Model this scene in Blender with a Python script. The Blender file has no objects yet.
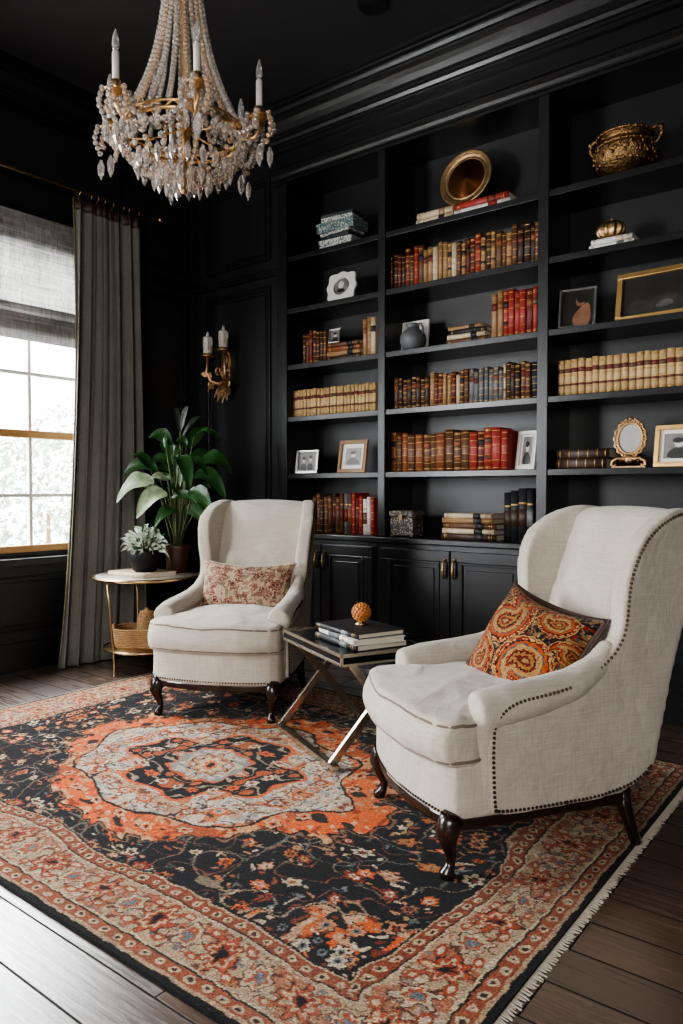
import bpy, bmesh, math, random
import numpy as np
from mathutils import Vector, Matrix, noise
random.seed(4)
PI=math.pi
scene=bpy.context.scene
COLL=scene.collection
try:
    scene.view_settings.view_transform='AgX'; scene.view_settings.look='AgX - Medium High Contrast'
except Exception: pass
# ------------------------------------------------------------------ camera
F_PX=746.0; H_CAM=1.15
cam_d=bpy.data.cameras.new('camera'); cam=bpy.data.objects.new('camera',cam_d); COLL.objects.link(cam)
cam.location=(0,0,H_CAM); cam.rotation_euler=(math.radians(90-1.69),0,math.radians(37.8))
cam_d.sensor_fit='VERTICAL'; cam_d.sensor_height=36; cam_d.lens=F_PX/1024*36; cam_d.clip_start=.05
scene.camera=cam
RC=cam.rotation_euler.to_matrix()
def ray(px,py): return RC@Vector(((px-341.5)/F_PX,-(py-512)/F_PX,-1))
CO=Vector((0,0,H_CAM))
def at_y(px,py,Y): r=ray(px,py); return CO+r*(Y/r.y)
def at_z(px,py,Z): r=ray(px,py); return CO+r*((Z-H_CAM)/r.z)
def at_d(px,py,d): return CO+ray(px,py)*d
# ------------------------------------------------------------------ materials
def mat(name,col,rough=.5,metal=0,namt=0,nscale=8,bump=0,bscale=60,coat=0,spec=.5,sheen=0,trans=0,stretch=None,ior=1.5):
    m=bpy.data.materials.new(name); m.use_nodes=True; nt=m.node_tree; N=nt.nodes; L=nt.links
    b=N['Principled BSDF']; b.inputs['Base Color'].default_value=(*col,1); b.inputs['Roughness'].default_value=rough
    b.inputs['Metallic'].default_value=metal; b.inputs['Coat Weight'].default_value=coat; b.inputs['Specular IOR Level'].default_value=spec
    b.inputs['Sheen Weight'].default_value=sheen; b.inputs['Transmission Weight'].default_value=trans; b.inputs['IOR'].default_value=ior
    tc=N.new('ShaderNodeTexCoord'); src=tc.outputs['Object']
    if stretch:
        mp=N.new('ShaderNodeMapping'); mp.inputs['Scale'].default_value=stretch; L.new(src,mp.inputs[0]); src=mp.outputs[0]
    if namt:
        n=N.new('ShaderNodeTexNoise'); n.inputs['Scale'].default_value=nscale; n.inputs['Detail'].default_value=5; L.new(src,n.inputs['Vector'])
        mr=N.new('ShaderNodeMix'); mr.data_type='RGBA'
        mr.inputs[6].default_value=(*[max(0,c*(1-namt)) for c in col],1); mr.inputs[7].default_value=(*[min(1,c*(1+namt)) for c in col],1)
        L.new(n.outputs['Fac'],mr.inputs[0]); L.new(mr.outputs[2],b.inputs['Base Color'])
    if bump:
        n2=N.new('ShaderNodeTexNoise'); n2.inputs['Scale'].default_value=bscale; n2.inputs['Detail'].default_value=3; L.new(src,n2.inputs['Vector'])
        bp=N.new('ShaderNodeBump'); bp.inputs['Strength'].default_value=bump; bp.inputs['Distance'].default_value=.01
        L.new(n2.outputs['Fac'],bp.inputs['Height']); L.new(bp.outputs[0],b.inputs['Normal'])
    return m
def mat_attr(name,rough=.95,bump=.3,bscale=300,sheen=.2):
    m=mat(name,(.5,.5,.5),rough,bump=bump,bscale=bscale,sheen=sheen,spec=.2); N=m.node_tree.nodes
    a=N.new('ShaderNodeAttribute'); a.attribute_name='Col'; m.node_tree.links.new(a.outputs['Color'],N['Principled BSDF'].inputs['Base Color']); return m
def mat_cells(name,c1,c2,scale,th):
    m=mat(name,c1,.55); nt=m.node_tree; N=nt.nodes; L=nt.links; tc=N.new('ShaderNodeTexCoord')
    v=N.new('ShaderNodeTexVoronoi'); v.inputs['Scale'].default_value=scale; L.new(tc.outputs['Object'],v.inputs['Vector'])
    g=N.new('ShaderNodeMapRange'); g.inputs[1].default_value=th-.08; g.inputs[2].default_value=th+.08; L.new(v.outputs['Distance'],g.inputs[0])
    mx=N.new('ShaderNodeMix'); mx.data_type='RGBA'; mx.inputs[6].default_value=(*c1,1); mx.inputs[7].default_value=(*c2,1); L.new(g.outputs[0],mx.inputs[0]); L.new(mx.outputs[2],N['Principled BSDF'].inputs['Base Color']); return m
def mat_floor():
    m=mat('floor_wood',(.05,.03,.02),.32,spec=1.0,coat=.8,ior=1.75); nt=m.node_tree; N=nt.nodes; L=nt.links; b=N['Principled BSDF']
    b.inputs['Coat IOR'].default_value=2.3
    tc=N.new('ShaderNodeTexCoord')
    def brick(c1,c2,mo):
        br=N.new('ShaderNodeTexBrick'); L.new(tc.outputs['Object'],br.inputs['Vector'])
        br.inputs['Scale'].default_value=1; br.inputs['Brick Width'].default_value=1.35; br.inputs['Row Height'].default_value=.15; br.inputs['Mortar Size'].default_value=.0036; br.inputs['Mortar Smooth'].default_value=.4
        br.inputs['Color1'].default_value=(*c1,1); br.inputs['Color2'].default_value=(*c2,1); br.inputs['Mortar'].default_value=(*mo,1); return br
    br=brick((.100,.052,.029),(.046,.023,.013),(.012,.008,.006)); br2=brick((.19,)*3,(.30,)*3,(.6,)*3)
    mp=N.new('ShaderNodeMapping'); mp.inputs['Scale'].default_value=(2,28,1); L.new(tc.outputs['Object'],mp.inputs[0])
    n=N.new('ShaderNodeTexNoise'); n.inputs['Scale'].default_value=2.5; n.inputs['Detail'].default_value=7; L.new(mp.outputs[0],n.inputs['Vector'])
    mx=N.new('ShaderNodeMix'); mx.data_type='RGBA'; mx.blend_type='OVERLAY'; mx.inputs[0].default_value=.75; L.new(br.outputs['Color'],mx.inputs[6]); L.new(n.outputs['Fac'],mx.inputs[7])
    L.new(mx.outputs[2],b.inputs['Base Color'])
    inv=N.new('ShaderNodeMath'); inv.operation='MULTIPLY_ADD'; inv.inputs[1].default_value=-.85; inv.inputs[2].default_value=.9; L.new(br.outputs['Fac'],inv.inputs[0]); L.new(inv.outputs[0],b.inputs['Coat Weight']); L.new(inv.outputs[0],b.inputs['Specular IOR Level'])
    ad=N.new('ShaderNodeMath'); ad.operation='MULTIPLY_ADD'; ad.inputs[1].default_value=.22; L.new(n.outputs['Fac'],ad.inputs[0]); L.new(br2.outputs['Color'],ad.inputs[2]); L.new(ad.outputs[0],b.inputs['Roughness'])
    sb=N.new('ShaderNodeMath'); sb.operation='SUBTRACT'; sb.inputs[1].default_value=.08; L.new(ad.outputs[0],sb.inputs[0]); L.new(sb.outputs[0],b.inputs['Coat Roughness'])
    bp=N.new('ShaderNodeBump'); bp.inputs['Strength'].default_value=.28; bp.inputs['Distance'].default_value=.003
    sub=N.new('ShaderNodeMath'); sub.operation='SUBTRACT'; L.new(n.outputs['Fac'],sub.inputs[0]); L.new(br.outputs['Fac'],sub.inputs[1])
    L.new(sub.outputs[0],bp.inputs['Height']); L.new(bp.outputs[0],b.inputs['Normal']); L.new(bp.outputs[0],b.inputs['Coat Normal'])
    return m
def mat_weave(name,col,dark,scale,transl=.0,rough=.95,bump=.35):
    m=mat(name,col,rough,sheen=.2,spec=.2); nt=m.node_tree; N=nt.nodes; L=nt.links; b=N['Principled BSDF']
    tc=N.new('ShaderNodeTexCoord'); outs=[]
    for sc in ((scale*.04,scale*.04,scale),(scale,scale,scale*.04)):
        mp=N.new('ShaderNodeMapping'); mp.inputs['Scale'].default_value=sc; L.new(tc.outputs['Object'],mp.inputs[0])
        n=N.new('ShaderNodeTexNoise'); n.inputs['Scale'].default_value=1; n.inputs['Detail'].default_value=2; L.new(mp.outputs[0],n.inputs['Vector']); outs.append(n.outputs['Fac'])
    a1=N.new('ShaderNodeMath'); a1.operation='ADD'; L.new(outs[0],a1.inputs[0]); L.new(outs[1],a1.inputs[1])
    n=N.new('ShaderNodeTexNoise'); n.inputs['Scale'].default_value=4; n.inputs['Detail'].default_value=6; L.new(tc.outputs['Object'],n.inputs['Vector'])
    md=N.new('ShaderNodeMath'); md.operation='ADD'; L.new(a1.outputs[0],md.inputs[0]); L.new(n.outputs['Fac'],md.inputs[1])
    mr=N.new('ShaderNodeMapRange'); mr.inputs[1].default_value=1.1; mr.inputs[2].default_value=1.9; L.new(md.outputs[0],mr.inputs[0])
    mx=N.new('ShaderNodeMix'); mx.data_type='RGBA'; mx.inputs[6].default_value=(*dark,1); mx.inputs[7].default_value=(*col,1)
    L.new(mr.outputs[0],mx.inputs[0]); L.new(mx.outputs[2],b.inputs['Base Color'])
    n3=N.new('ShaderNodeTexNoise'); n3.inputs['Scale'].default_value=9; n3.inputs['Detail'].default_value=4; n3.inputs['Distortion'].default_value=1.5; L.new(tc.outputs['Object'],n3.inputs['Vector'])
    bp=N.new('ShaderNodeBump'); bp.inputs['Strength'].default_value=bump; bp.inputs['Distance'].default_value=.002; L.new(a1.outputs[0],bp.inputs['Height'])
    b2=N.new('ShaderNodeBump'); b2.inputs['Strength'].default_value=bump*.9; b2.inputs['Distance'].default_value=.02; L.new(n3.outputs['Fac'],b2.inputs['Height']); L.new(bp.outputs[0],b2.inputs['Normal']); L.new(b2.outputs[0],b.inputs['Normal'])
    if transl:
        t=N.new('ShaderNodeBsdfTranslucent'); L.new(mx.outputs[2],t.inputs['Color']); ms=N.new('ShaderNodeMixShader'); ms.inputs[0].default_value=transl
        out=N['Material Output']; L.new(b.outputs[0],ms.inputs[1]); L.new(t.outputs[0],ms.inputs[2]); L.new(ms.outputs[0],out.inputs[0])
    return m
def mat_pane():
    m=bpy.data.materials.new('window_glass'); m.use_nodes=True; nt=m.node_tree; N=nt.nodes; L=nt.links
    N.remove(N['Principled BSDF']); t=N.new('ShaderNodeBsdfTransparent'); g=N.new('ShaderNodeBsdfGlossy'); g.inputs['Roughness'].default_value=.02
    ms=N.new('ShaderNodeMixShader'); ms.inputs[0].default_value=.05; L.new(t.outputs[0],ms.inputs[1]); L.new(g.outputs[0],ms.inputs[2]); L.new(ms.outputs[0],N['Material Output'].inputs[0]); return m
M={}
M['black']=mat('black_paint',(.0115,.0116,.0125),.30,bump=.03,bscale=25)
M['wall']=mat('wall_black_paint',(.0165,.0166,.0178),.36,bump=.04,bscale=30)
M['ceil']=mat('ceiling_charcoal',(.026,.026,.028),.6)
M['shelfback']=mat('bookcase_black',(.0095,.0095,.0102),.42)
M['floor']=mat_floor()
M['linen']=mat_weave('linen_upholstery',(.515,.465,.395),(.365,.325,.27),330)
M['piping']=mat_weave('linen_piping',(.20,.16,.12),(.12,.095,.07),300)
M['leg']=mat('dark_walnut',(.018,.009,.006),.25,namt=.4,nscale=20,coat=.3)
M['nail']=mat('bronze_nail',(.045,.028,.018),.35,.9)
M['brass']=mat('aged_brass',(.46,.33,.18),.28,1,namt=.2,nscale=15)
M['gilt']=mat('gilt_metal',(.60,.37,.17),.32,1,namt=.4,nscale=25,bump=.25,bscale=60)
M['antique']=mat('antique_gilt',(.50,.32,.17),.42,1,namt=.5,nscale=30,bump=.35,bscale=70)
M['champ']=mat('champagne_metal',(.62,.56,.47),.26,1)
M['glassblack']=mat('black_lacquer',(.004,.004,.005),.24,spec=.2)
M['curtain']=mat_weave('curtain_fabric',(.205,.20,.18),(.135,.131,.117),460,bump=.2)
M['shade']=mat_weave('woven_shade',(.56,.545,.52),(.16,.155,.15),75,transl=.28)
M['shadedark']=mat_weave('woven_shade_dark',(.38,.37,.35),(.15,.145,.14),75,transl=.10)  # same weave darkened: dimness of the stacked, less backlit folds put into colour
M['sash']=mat('sash_white',(.72,.70,.66),.4)
M['wood']=mat('honey_wood',(.50,.28,.11),.4,namt=.3,nscale=6,stretch=(10,1,10))
M['pane']=mat_pane()
M['crystal']=mat('crystal',(1.0,.94,.89),.0,trans=.85,spec=.9,coat=.3,ior=1.6)
M['crystalw']=mat('amber_crystal',(1.0,.80,.62),.0,trans=.82,spec=.9,coat=.3,ior=1.6)
M['candle']=mat('candle_ivory',(.55,.51,.45),.45)
M['bulb']=mat('bulb_glass',(.80,.80,.78),.05,trans=.8)
M['leaf']=mat('leaf_green',(.020,.062,.017),.30,namt=.55,nscale=14,bump=.15,bscale=25)
M['leafv']=mat('leaf_variegated',(.24,.31,.18),.40,namt=.95,nscale=26,bump=.15,bscale=25)
M['leafd']=mat('leaf_dark',(.02,.032,.022),.42)
M['petal']=mat('silver_leaf',(.60,.66,.56),.6,namt=.4,nscale=30)
M['stem']=mat('plant_stem',(.07,.09,.03),.6)
M['soil']=mat('potting_soil',(.02,.013,.009),.95,bump=.8,bscale=120)
M['potblack']=mat('black_glaze',(.005,.005,.006),.45,spec=.25)
M['potbrown']=mat('oxblood_glaze',(.05,.019,.012),.35)
M['wicker']=mat('wicker',(.34,.20,.09),.7,namt=.5,nscale=60)
M['page']=mat('paper_pages',(.58,.52,.43),.9,namt=.15,nscale=4,stretch=(1,1,120))
M['white']=mat('white_enamel',(.72,.70,.66),.45)
M['silver']=mat('silver_metal',(.62,.61,.58),.28,1,namt=.25,nscale=40)
M['goldframe']=mat('gold_frame',(.62,.40,.16),.35,1,namt=.25,nscale=20)
M['woodframe']=mat('oak_frame',(.28,.16,.07),.5,namt=.3,nscale=30)
M['bronze']=mat('bronze_urn',(.27,.165,.08),.48,1,namt=.6,nscale=30,bump=.8,bscale=70)
M['copper']=mat('copper_dish',(.16,.07,.03),.30,.6,namt=.7,nscale=5)
M['stone']=mat('grey_ceramic',(.10,.105,.11),.5,namt=.4,nscale=20,bump=.3,bscale=30)
M['amber']=mat('amber_ornament',(.45,.17,.05),.4,namt=.4,nscale=40)
M['pic_dark']=mat('photo_dark',(.02,.019,.018),.3,namt=.6,nscale=9)
M['pic_mid']=mat('photo_mid',(.20,.19,.18),.3,namt=.6,nscale=14)
M['pic_low']=mat('photo_low',(.035,.033,.03),.3,namt=.9,nscale=25)
M['pic_low2']=mat('photo_low_mid',(.085,.08,.075),.3,namt=.9,nscale=30)
M['pic_light']=mat('photo_light',(.60,.58,.55),.3,namt=.25,nscale=9)
M['pic_skin']=mat('photo_skin',(.20,.095,.055),.4,namt=.6,nscale=20)
M['matboard']=mat('photo_mat',(.74,.72,.68),.8)
M['palegrey']=mat('pale_grey_face',(.46,.46,.45),.25,namt=.25,nscale=14)
M['box']=mat_cells('patterned_box',(.34,.29,.22),(.03,.026,.022),75,.40)
M['tealbox']=mat_cells('teal_patterned_paper',(.07,.125,.13),(.42,.44,.41),95,.62)
M['greybox']=mat('black_marbled_paper',(.035,.04,.043),.55,namt=.9,nscale=40)
M['palebox']=mat_cells('pale_patterned_paper',(.58,.57,.53),(.10,.13,.135),95,.58)
M['fringe']=mat('cotton_fringe',(.40,.35,.285),.9)
M['shrub']=mat('outdoor_leaves',(.50,.55,.45),.8,namt=.4,nscale=3)
M['lawn']=mat('outdoor_ground',(.45,.46,.42),.95,namt=.2,nscale=2)
M['rug']=mat_attr('persian_pile',.97,.45,260,.05)
M['pillow']=mat_attr('printed_cloth',.9,.3,220,.05)
M['palestone']=mat('pale_stone',(.42,.38,.33),.3,namt=.2,nscale=10)
COL={'oxblood':(.125,.022,.016),'brown':(.115,.052,.025),'dark brown':(.048,.025,.015),'tan':(.30,.175,.085),'cream':(.54,.44,.31),
 'red':(.30,.036,.028),'black':(.016,.016,.018),'grey':(.13,.135,.14),'navy':(.03,.042,.075),'olive':(.12,.105,.05),'pale gold':(.52,.365,.19),
 'white':(.70,.67,.62),'rust':(.22,.07,.028)}
BM={k:mat('book_'+k.replace(' ','_'),v,.5,namt=.5,nscale=30,bump=.15,bscale=90) for k,v in COL.items()}
M['giltline']=mat('gilt_tooling',(.62,.41,.17),.35,.9)
# ------------------------------------------------------------------ mesh builder
def _ico():
    bm=bmesh.new(); bmesh.ops.create_icosphere(bm,subdivisions=1,radius=1); bm.verts.ensure_lookup_table()
    v=[x.co.copy() for x in bm.verts]; f=[[y.index for y in x.verts] for x in bm.faces]; bm.free(); return v,f
ICOV,ICOF=_ico()
class MB:
    def __init__(s): s.v=[]; s.f=[]; s.mi=[]; s.sm=[]; s.M=Matrix(); s.mat=0; s.smooth=False
    def add(s,vs,fs,sm=None):
        b=len(s.v); s.v+=[s.M@Vector(v) for v in vs]; sm=s.smooth if sm is None else sm
        for f in fs: s.f.append([i+b for i in f]); s.mi.append(s.mat); s.sm.append(sm)
    def box(s,x0,x1,y0,y1,z0,z1):
        s.add([(x0,y0,z0),(x1,y0,z0),(x1,y1,z0),(x0,y1,z0),(x0,y0,z1),(x1,y0,z1),(x1,y1,z1),(x0,y1,z1)],
              [(0,3,2,1),(4,5,6,7),(0,1,5,4),(1,2,6,5),(2,3,7,6),(3,0,4,7)],False)
    def bar(s,p0,p1,w,h,up=(0,0,1)):
        p0=Vector(p0);p1=Vector(p1);t=(p1-p0).normalized();u=Vector(up);a=t.cross(u).normalized();b=a.cross(t).normalized()
        vs=[]
        for p in (p0,p1):
            for i,j in ((-1,-1),(1,-1),(1,1),(-1,1)): vs.append(p+a*(i*w/2)+b*(j*h/2))
        s.add(vs,[(0,1,2,3),(4,7,6,5),(0,4,5,1),(1,5,6,2),(2,6,7,3),(3,7,4,0)],False)
    def tube(s,pts,r,n=8,closed=False,cap=True,sm=True):
        pts=[Vector(p) for p in pts]; k=len(pts); R=r if isinstance(r,(list,tuple)) else [r]*k
        vs=[];fs=[];nrm=None
        for i in range(k):
            a=pts[(i-1)%k] if (closed or i>0) else pts[i]; b=pts[(i+1)%k] if (closed or i<k-1) else pts[i]
            t=(b-a).normalized()
            if nrm is None: nrm=t.cross(Vector((0,0,1)) if abs(t.z)<.9 else Vector((1,0,0))).normalized()
            nrm=(nrm-t*nrm.dot(t)).normalized(); bi=t.cross(nrm)
            for j in range(n): a_=2*PI*j/n; vs.append(pts[i]+(nrm*math.cos(a_)+bi*math.sin(a_))*R[i])
        for i in range(k if closed else k-1):
            i2=(i+1)%k
            for j in range(n): j2=(j+1)%n; fs.append((i*n+j,i*n+j2,i2*n+j2,i2*n+j))
        if cap and not closed: fs.append(tuple(range(n-1,-1,-1))); fs.append(tuple(range((k-1)*n,k*n)))
        s.add(vs,fs,sm)
    def lathe(s,prof,n=24,c=(0,0,0),sm=True):
        vs=[];fs=[];rings=[]
        for r,z in prof:
            if r<1e-5: rings.append([len(vs)]); vs.append((c[0],c[1],c[2]+z))
            else:
                rings.append(list(range(len(vs),len(vs)+n)))
                for j in range(n): vs.append((c[0]+r*math.cos(2*PI*j/n),c[1]+r*math.sin(2*PI*j/n),c[2]+z))
        for a,b in zip(rings,rings[1:]):
            for j in range(n):
                j2=(j+1)%n
                if len(a)==1 and len(b)==1: continue
                if len(a)==1: fs.append((a[0],b[j2],b[j]))
                elif len(b)==1: fs.append((a[j],a[j2],b[0]))
                else: fs.append((a[j],a[j2],b[j2],b[j]))
        if len(rings[0])>1: fs.append(tuple(reversed(rings[0])))
        if len(rings[-1])>1: fs.append(tuple(rings[-1]))
        s.add(vs,fs,sm)
    def ball(s,c,r,n=14,sc=(1,1,1)):
        k=max(4,n//2); o=s.M.copy(); s.M=o@Matrix.Translation(c)@Matrix.Diagonal((*sc,1))
        s.lathe([(r*math.sin(PI*i/k) if 0<i<k else 0,-r*math.cos(PI*i/k)) for i in range(k+1)],n); s.M=o
    def bead(s,c,r,zs=1.0): c=Vector(c); s.add([c+Vector((v.x*r,v.y*r,v.z*r*zs)) for v in ICOV],ICOF,False)
    def prism(s,out,axis,a0,a1,sm=False):
        k=len(out); f={'x':lambda p,a:(a,p[0],p[1]),'y':lambda p,a:(p[0],a,p[1]),'z':lambda p,a:(p[0],p[1],a)}[axis]
        vs=[f(p,a0) for p in out]+[f(p,a1) for p in out]
        s.add(vs,[tuple(range(k)),tuple(range(2*k-1,k-1,-1))],False)
        b=len(s.v)-2*k
        for i in range(k): j=(i+1)%k; s.f.append([b+i,b+j,b+k+j,b+k+i]); s.mi.append(s.mat); s.sm.append(sm)
    def grid(s,nu,nv,fn,sm=True):
        s.add([fn(i/nu,j/nv) for j in range(nv+1) for i in range(nu+1)],
              [(j*(nu+1)+i,j*(nu+1)+i+1,(j+1)*(nu+1)+i+1,(j+1)*(nu+1)+i) for j in range(nv) for i in range(nu)],sm)
    def mesh(s,name,mats,fixn=True):
        me=bpy.data.meshes.new(name); me.from_pydata([tuple(v) for v in s.v],[],s.f)
        for m in mats: me.materials.append(m)
        me.polygons.foreach_set('material_index',s.mi); me.polygons.foreach_set('use_smooth',s.sm)
        if fixn:
            bm=bmesh.new(); bm.from_mesh(me); bmesh.ops.recalc_face_normals(bm,faces=bm.faces); bm.to_mesh(me); bm.free()
        me.update(); return me
    def build(s,name,mats,parent=None,loc=None,rotz=0,bev=0,solid=0,fixn=True):
        if not isinstance(mats,(list,tuple)): mats=[mats]
        o=bpy.data.objects.new(name,s.mesh(name,mats,fixn)); COLL.objects.link(o)
        if parent: o.parent=parent
        if loc is not None: o.location=loc
        o.rotation_euler.z=rotz
        if bev: b=o.modifiers.new('bevel','BEVEL'); b.width=bev; b.segments=2; b.limit_method='ANGLE'
        if solid: b=o.modifiers.new('solid','SOLIDIFY'); b.thickness=solid; b.offset=0
        return o
def tag(o,label,cat,group=None,kind=None):
    o['label']=label; o['category']=cat
    if group: o['group']=group
    if kind: o['kind']=kind
    return o
def thing(name,label,cat,loc=(0,0,0),rotz=0,group=None):
    o=bpy.data.objects.new(name,None); COLL.objects.link(o); o.location=loc; o.rotation_euler.z=rotz; o.empty_display_size=.1
    return tag(o,label,cat,group)
def struct(o): o['kind']='structure'; return o
def copy_tree(o,parent=None):
    c=o.copy(); COLL.objects.link(c); c.parent=parent
    for ch in list(o.children): copy_tree(ch,c)
    return c
def chaikin(p,it=2,closed=True):
    for _ in range(it):
        q=[]; n=len(p)
        for i in range(n if closed else n-1):
            a=p[i];b=p[(i+1)%n]; q.append(tuple(.75*x+.25*y for x,y in zip(a,b))); q.append(tuple(.25*x+.75*y for x,y in zip(a,b)))
        if not closed: q=[p[0]]+q+[p[-1]]
        p=q
    return p
def soft(mb,name,m,parent,vox=.014,it=8,fn=None):
    me=mb.mesh('tmp',[m]); ob=bpy.data.objects.new('tmp',me); COLL.objects.link(ob)
    r=ob.modifiers.new('r','REMESH'); r.mode='VOXEL'; r.voxel_size=vox
    sm=ob.modifiers.new('s','SMOOTH'); sm.factor=.5; sm.iterations=it
    dg=bpy.context.evaluated_depsgraph_get(); me2=bpy.data.meshes.new_from_object(ob.evaluated_get(dg))
    bpy.data.objects.remove(ob); me2.name=name; me2.materials.clear(); me2.materials.append(m)
    if fn:
        for v in me2.vertices: v.co=fn(v.co.copy())
    me2.polygons.foreach_set('use_smooth',[True]*len(me2.polygons)); me2.update()
    o=bpy.data.objects.new(name,me2); COLL.objects.link(o); o.parent=parent; return o
# ------------------------------------------------------------------ room shell
XL=-4.5; YS=3.97; YB=4.25; ZC=3.75; XR=1.6; YR=-2.8
YF=3.90   # bookcase face
w=MB(); w.box(XL-.15,XR+.15,YR-.15,YB+.15,-.1,0); struct(w.build('floor',M['floor']))
w=MB(); w.box(XL-.15,XR+.15,YR-.15,YB+.15,ZC,ZC+.1); struct(w.build('ceiling',M['ceil']))
w=MB(); w.box(-3.6,-.74,YB,YB+.12,0,ZC); struct(w.build('wall_back',M['wall']))
w=MB(); w.box(XL-.15,-3.605,YS,YB+.12,0,ZC); struct(w.build('wall_corner',M['wall']))
w=MB(); w.box(-.735,XR+.15,YS,YB+.12,0,ZC); struct(w.build('wall_far_right',M['wall']))
W1=(1.30,3.02); W2=(-1.5,.3); ZS,ZH=.72,2.75
w=MB(); x0,x1=XL-.15,XL
w.box(x0,x1,YR-.15,YS,0,ZS); w.box(x0,x1,YR-.15,YS,ZH,ZC)
for a,b in ((YR-.15,W2[0]),(W2[1],W1[0]),(W1[1],YS)): w.box(x0,x1,a,b,ZS,ZH)
struct(w.build('wall_left',M['wall']))
w=MB(); w.box(XR,XR+.15,YR-.15,YS,0,ZC); struct(w.build('wall_right',M['wall']))
w=MB(); w.box(XL,XR,YR-.15,YR,0,ZC); struct(w.build('wall_front',M['wall']))
def window(name,y0,y1):
    r=bpy.data.objects.new(name,None); COLL.objects.link(r); r['kind']='structure'; r.location=(XL,(y0+y1)/2,ZS)
    h=(y1-y0)/2; H=ZH-ZS
    m=MB(); m.box(-.13,.03,-h,-h+.05,0,H); m.box(-.13,.03,h-.05,h,0,H); m.box(-.13,.03,-h+.05,h-.05,H-.05,H); m.box(-.13,-.02,-h+.05,h-.05,0,.03); m.build('window_frame',M['black'],r,bev=.004)
    m=MB(); m.box(-.14,.07,-h-.04,h+.04,-.05,0); m.build('window_sill',M['black'],r,bev=.005)
    m=MB(); m.box(-.085,-.03,-h+.05,h-.05,.03,.075); m.build('bottom_rail',M['wood'],r,bev=.004)
    m=MB(); m.box(-.10,-.04,-h+.05,h-.05,.765,.815); m.build('meeting_rail',M['wood'],r,bev=.004)
    m=MB()
    for z in (.395,1.18,1.575): m.box(-.085,-.06,-h+.05,h-.05,z-.011,z+.011)
    k=int(round((2*h)/.42))
    for i in range(1,k): yy=-h+2*h*i/k; m.box(-.086,-.059,yy-.011,yy+.011,.06,H-.05)
    m.box(-.09,-.05,-h+.05,-h+.09,.06,H-.05); m.box(-.09,-.05,h-.09,h-.05,.06,H-.05)
    m.build('muntin_grid',M['sash'],r)
    m=MB(); m.box(-.075,-.071,-h+.05,h-.05,.05,H-.05); m.build('pane',M['pane'],r)
window('window_1',*W1); window('window_added',*W2)  # second window is never in view, added to carry the side fill lamp
# mouldings
def moulding(name,prof,axis,a0,a1): m=MB(); m.prism(prof,axis,a0,a1); return struct(m.build(name,M['black']))
def crown(sx,base,top,dep): # list of (offset from wall, z)
    h=top-base; P=[(0,0),(.18,0),(.18,.10),(.24,.10),(.24,.16),(.32,.17),(.36,.24),(.34,.30),(.40,.33),(.40,.40),(.46,.52),(.56,.61),(.66,.66),(.66,.72),(.74,.73),(.78,.80),(.78,.84),(.90,.85),(.90,.91),(1,.92),(1,1),(0,1)]
    return [(sx*a*dep,base+b*h) for a,b in P]
moulding('trim_1',[(XL+o,z) for o,z in crown(1,3.50,ZC,.16)],'y',YR,YS)
moulding('trim_2',[(YS+o,z) for o,z in crown(-1,3.50,ZC,.16)],'x',XL,-3.6)
bb=[(0,0),(.022,0),(.022,.15),(.016,.165),(.010,.18),(0,.185)]
moulding('baseboard_left',[(XL+o,z) for o,z in bb],'y',YR,YS)
moulding('baseboard_back',[(YS-o,z) for o,z in bb],'x',XL,-3.6)
def panel(m,plane,c,u0,u1,z0,z1,t=.035,p=.018,sgn=1):
    for (a0,a1,b0,b1) in ((u0,u1,z0,z0+t),(u0,u1,z1-t,z1),(u0,u0+t,z0+t,z1-t),(u1-t,u1,z0+t,z1-t)):
        if plane=='x': m.box(c,c+sgn*p,a0,a1,b0,b1)
        else: m.box(a0,a1,c,c+sgn*p,b0,b1)
m=MB()
for z0,z1 in ((.30,.78),(.98,2.62),(2.80,3.40)): panel(m,'y',YS,-4.40,-3.72,z0,z1,sgn=-1); panel(m,'y',YS,-4.35,-3.77,z0+.05,z1-.05,.012,.010,-1)
struct(m.build('trim_3',M['black'],bev=.006))
m=MB()
for z0,z1 in ((.30,.78),(.98,2.62),(2.80,3.40)): panel(m,'x',XL,3.22,3.85,z0,z1); panel(m,'x',XL,3.27,3.80,z0+.05,z1-.05,.012,.010)
panel(m,'x',XL,1.40,2.12,.26,.60); panel(m,'x',XL,2.20,2.98,.26,.60)
struct(m.build('trim_4',M['black'],bev=.006))
m=MB(); m.box(XL,XL+.03,3.13,YS,.86,.91); m.box(XL,-3.6,YS-.03,YS,.86,.91); m.box(XL,XL+.03,3.13,YS,2.68,2.73); m.box(XL,-3.6,YS-.03,YS,2.68,2.73)
struct(m.build('trim_5',M['black'],bev=.006))
m=MB(); m.box(XL,XL+.035,W1[0]-.12,W1[1]+.10,ZH,ZH+.13); m.box(XL,XL+.06,W1[0]-.14,W1[1]+.12,ZH+.13,ZH+.16); m.box(XL,XL+.03,W1[1],W1[1]+.10,.70,ZH); m.box(XL,XL+.03,W1[0]-.1,W1[0],.70,ZH)
struct(m.build('trim_6',M['black'],bev=.005))
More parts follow.
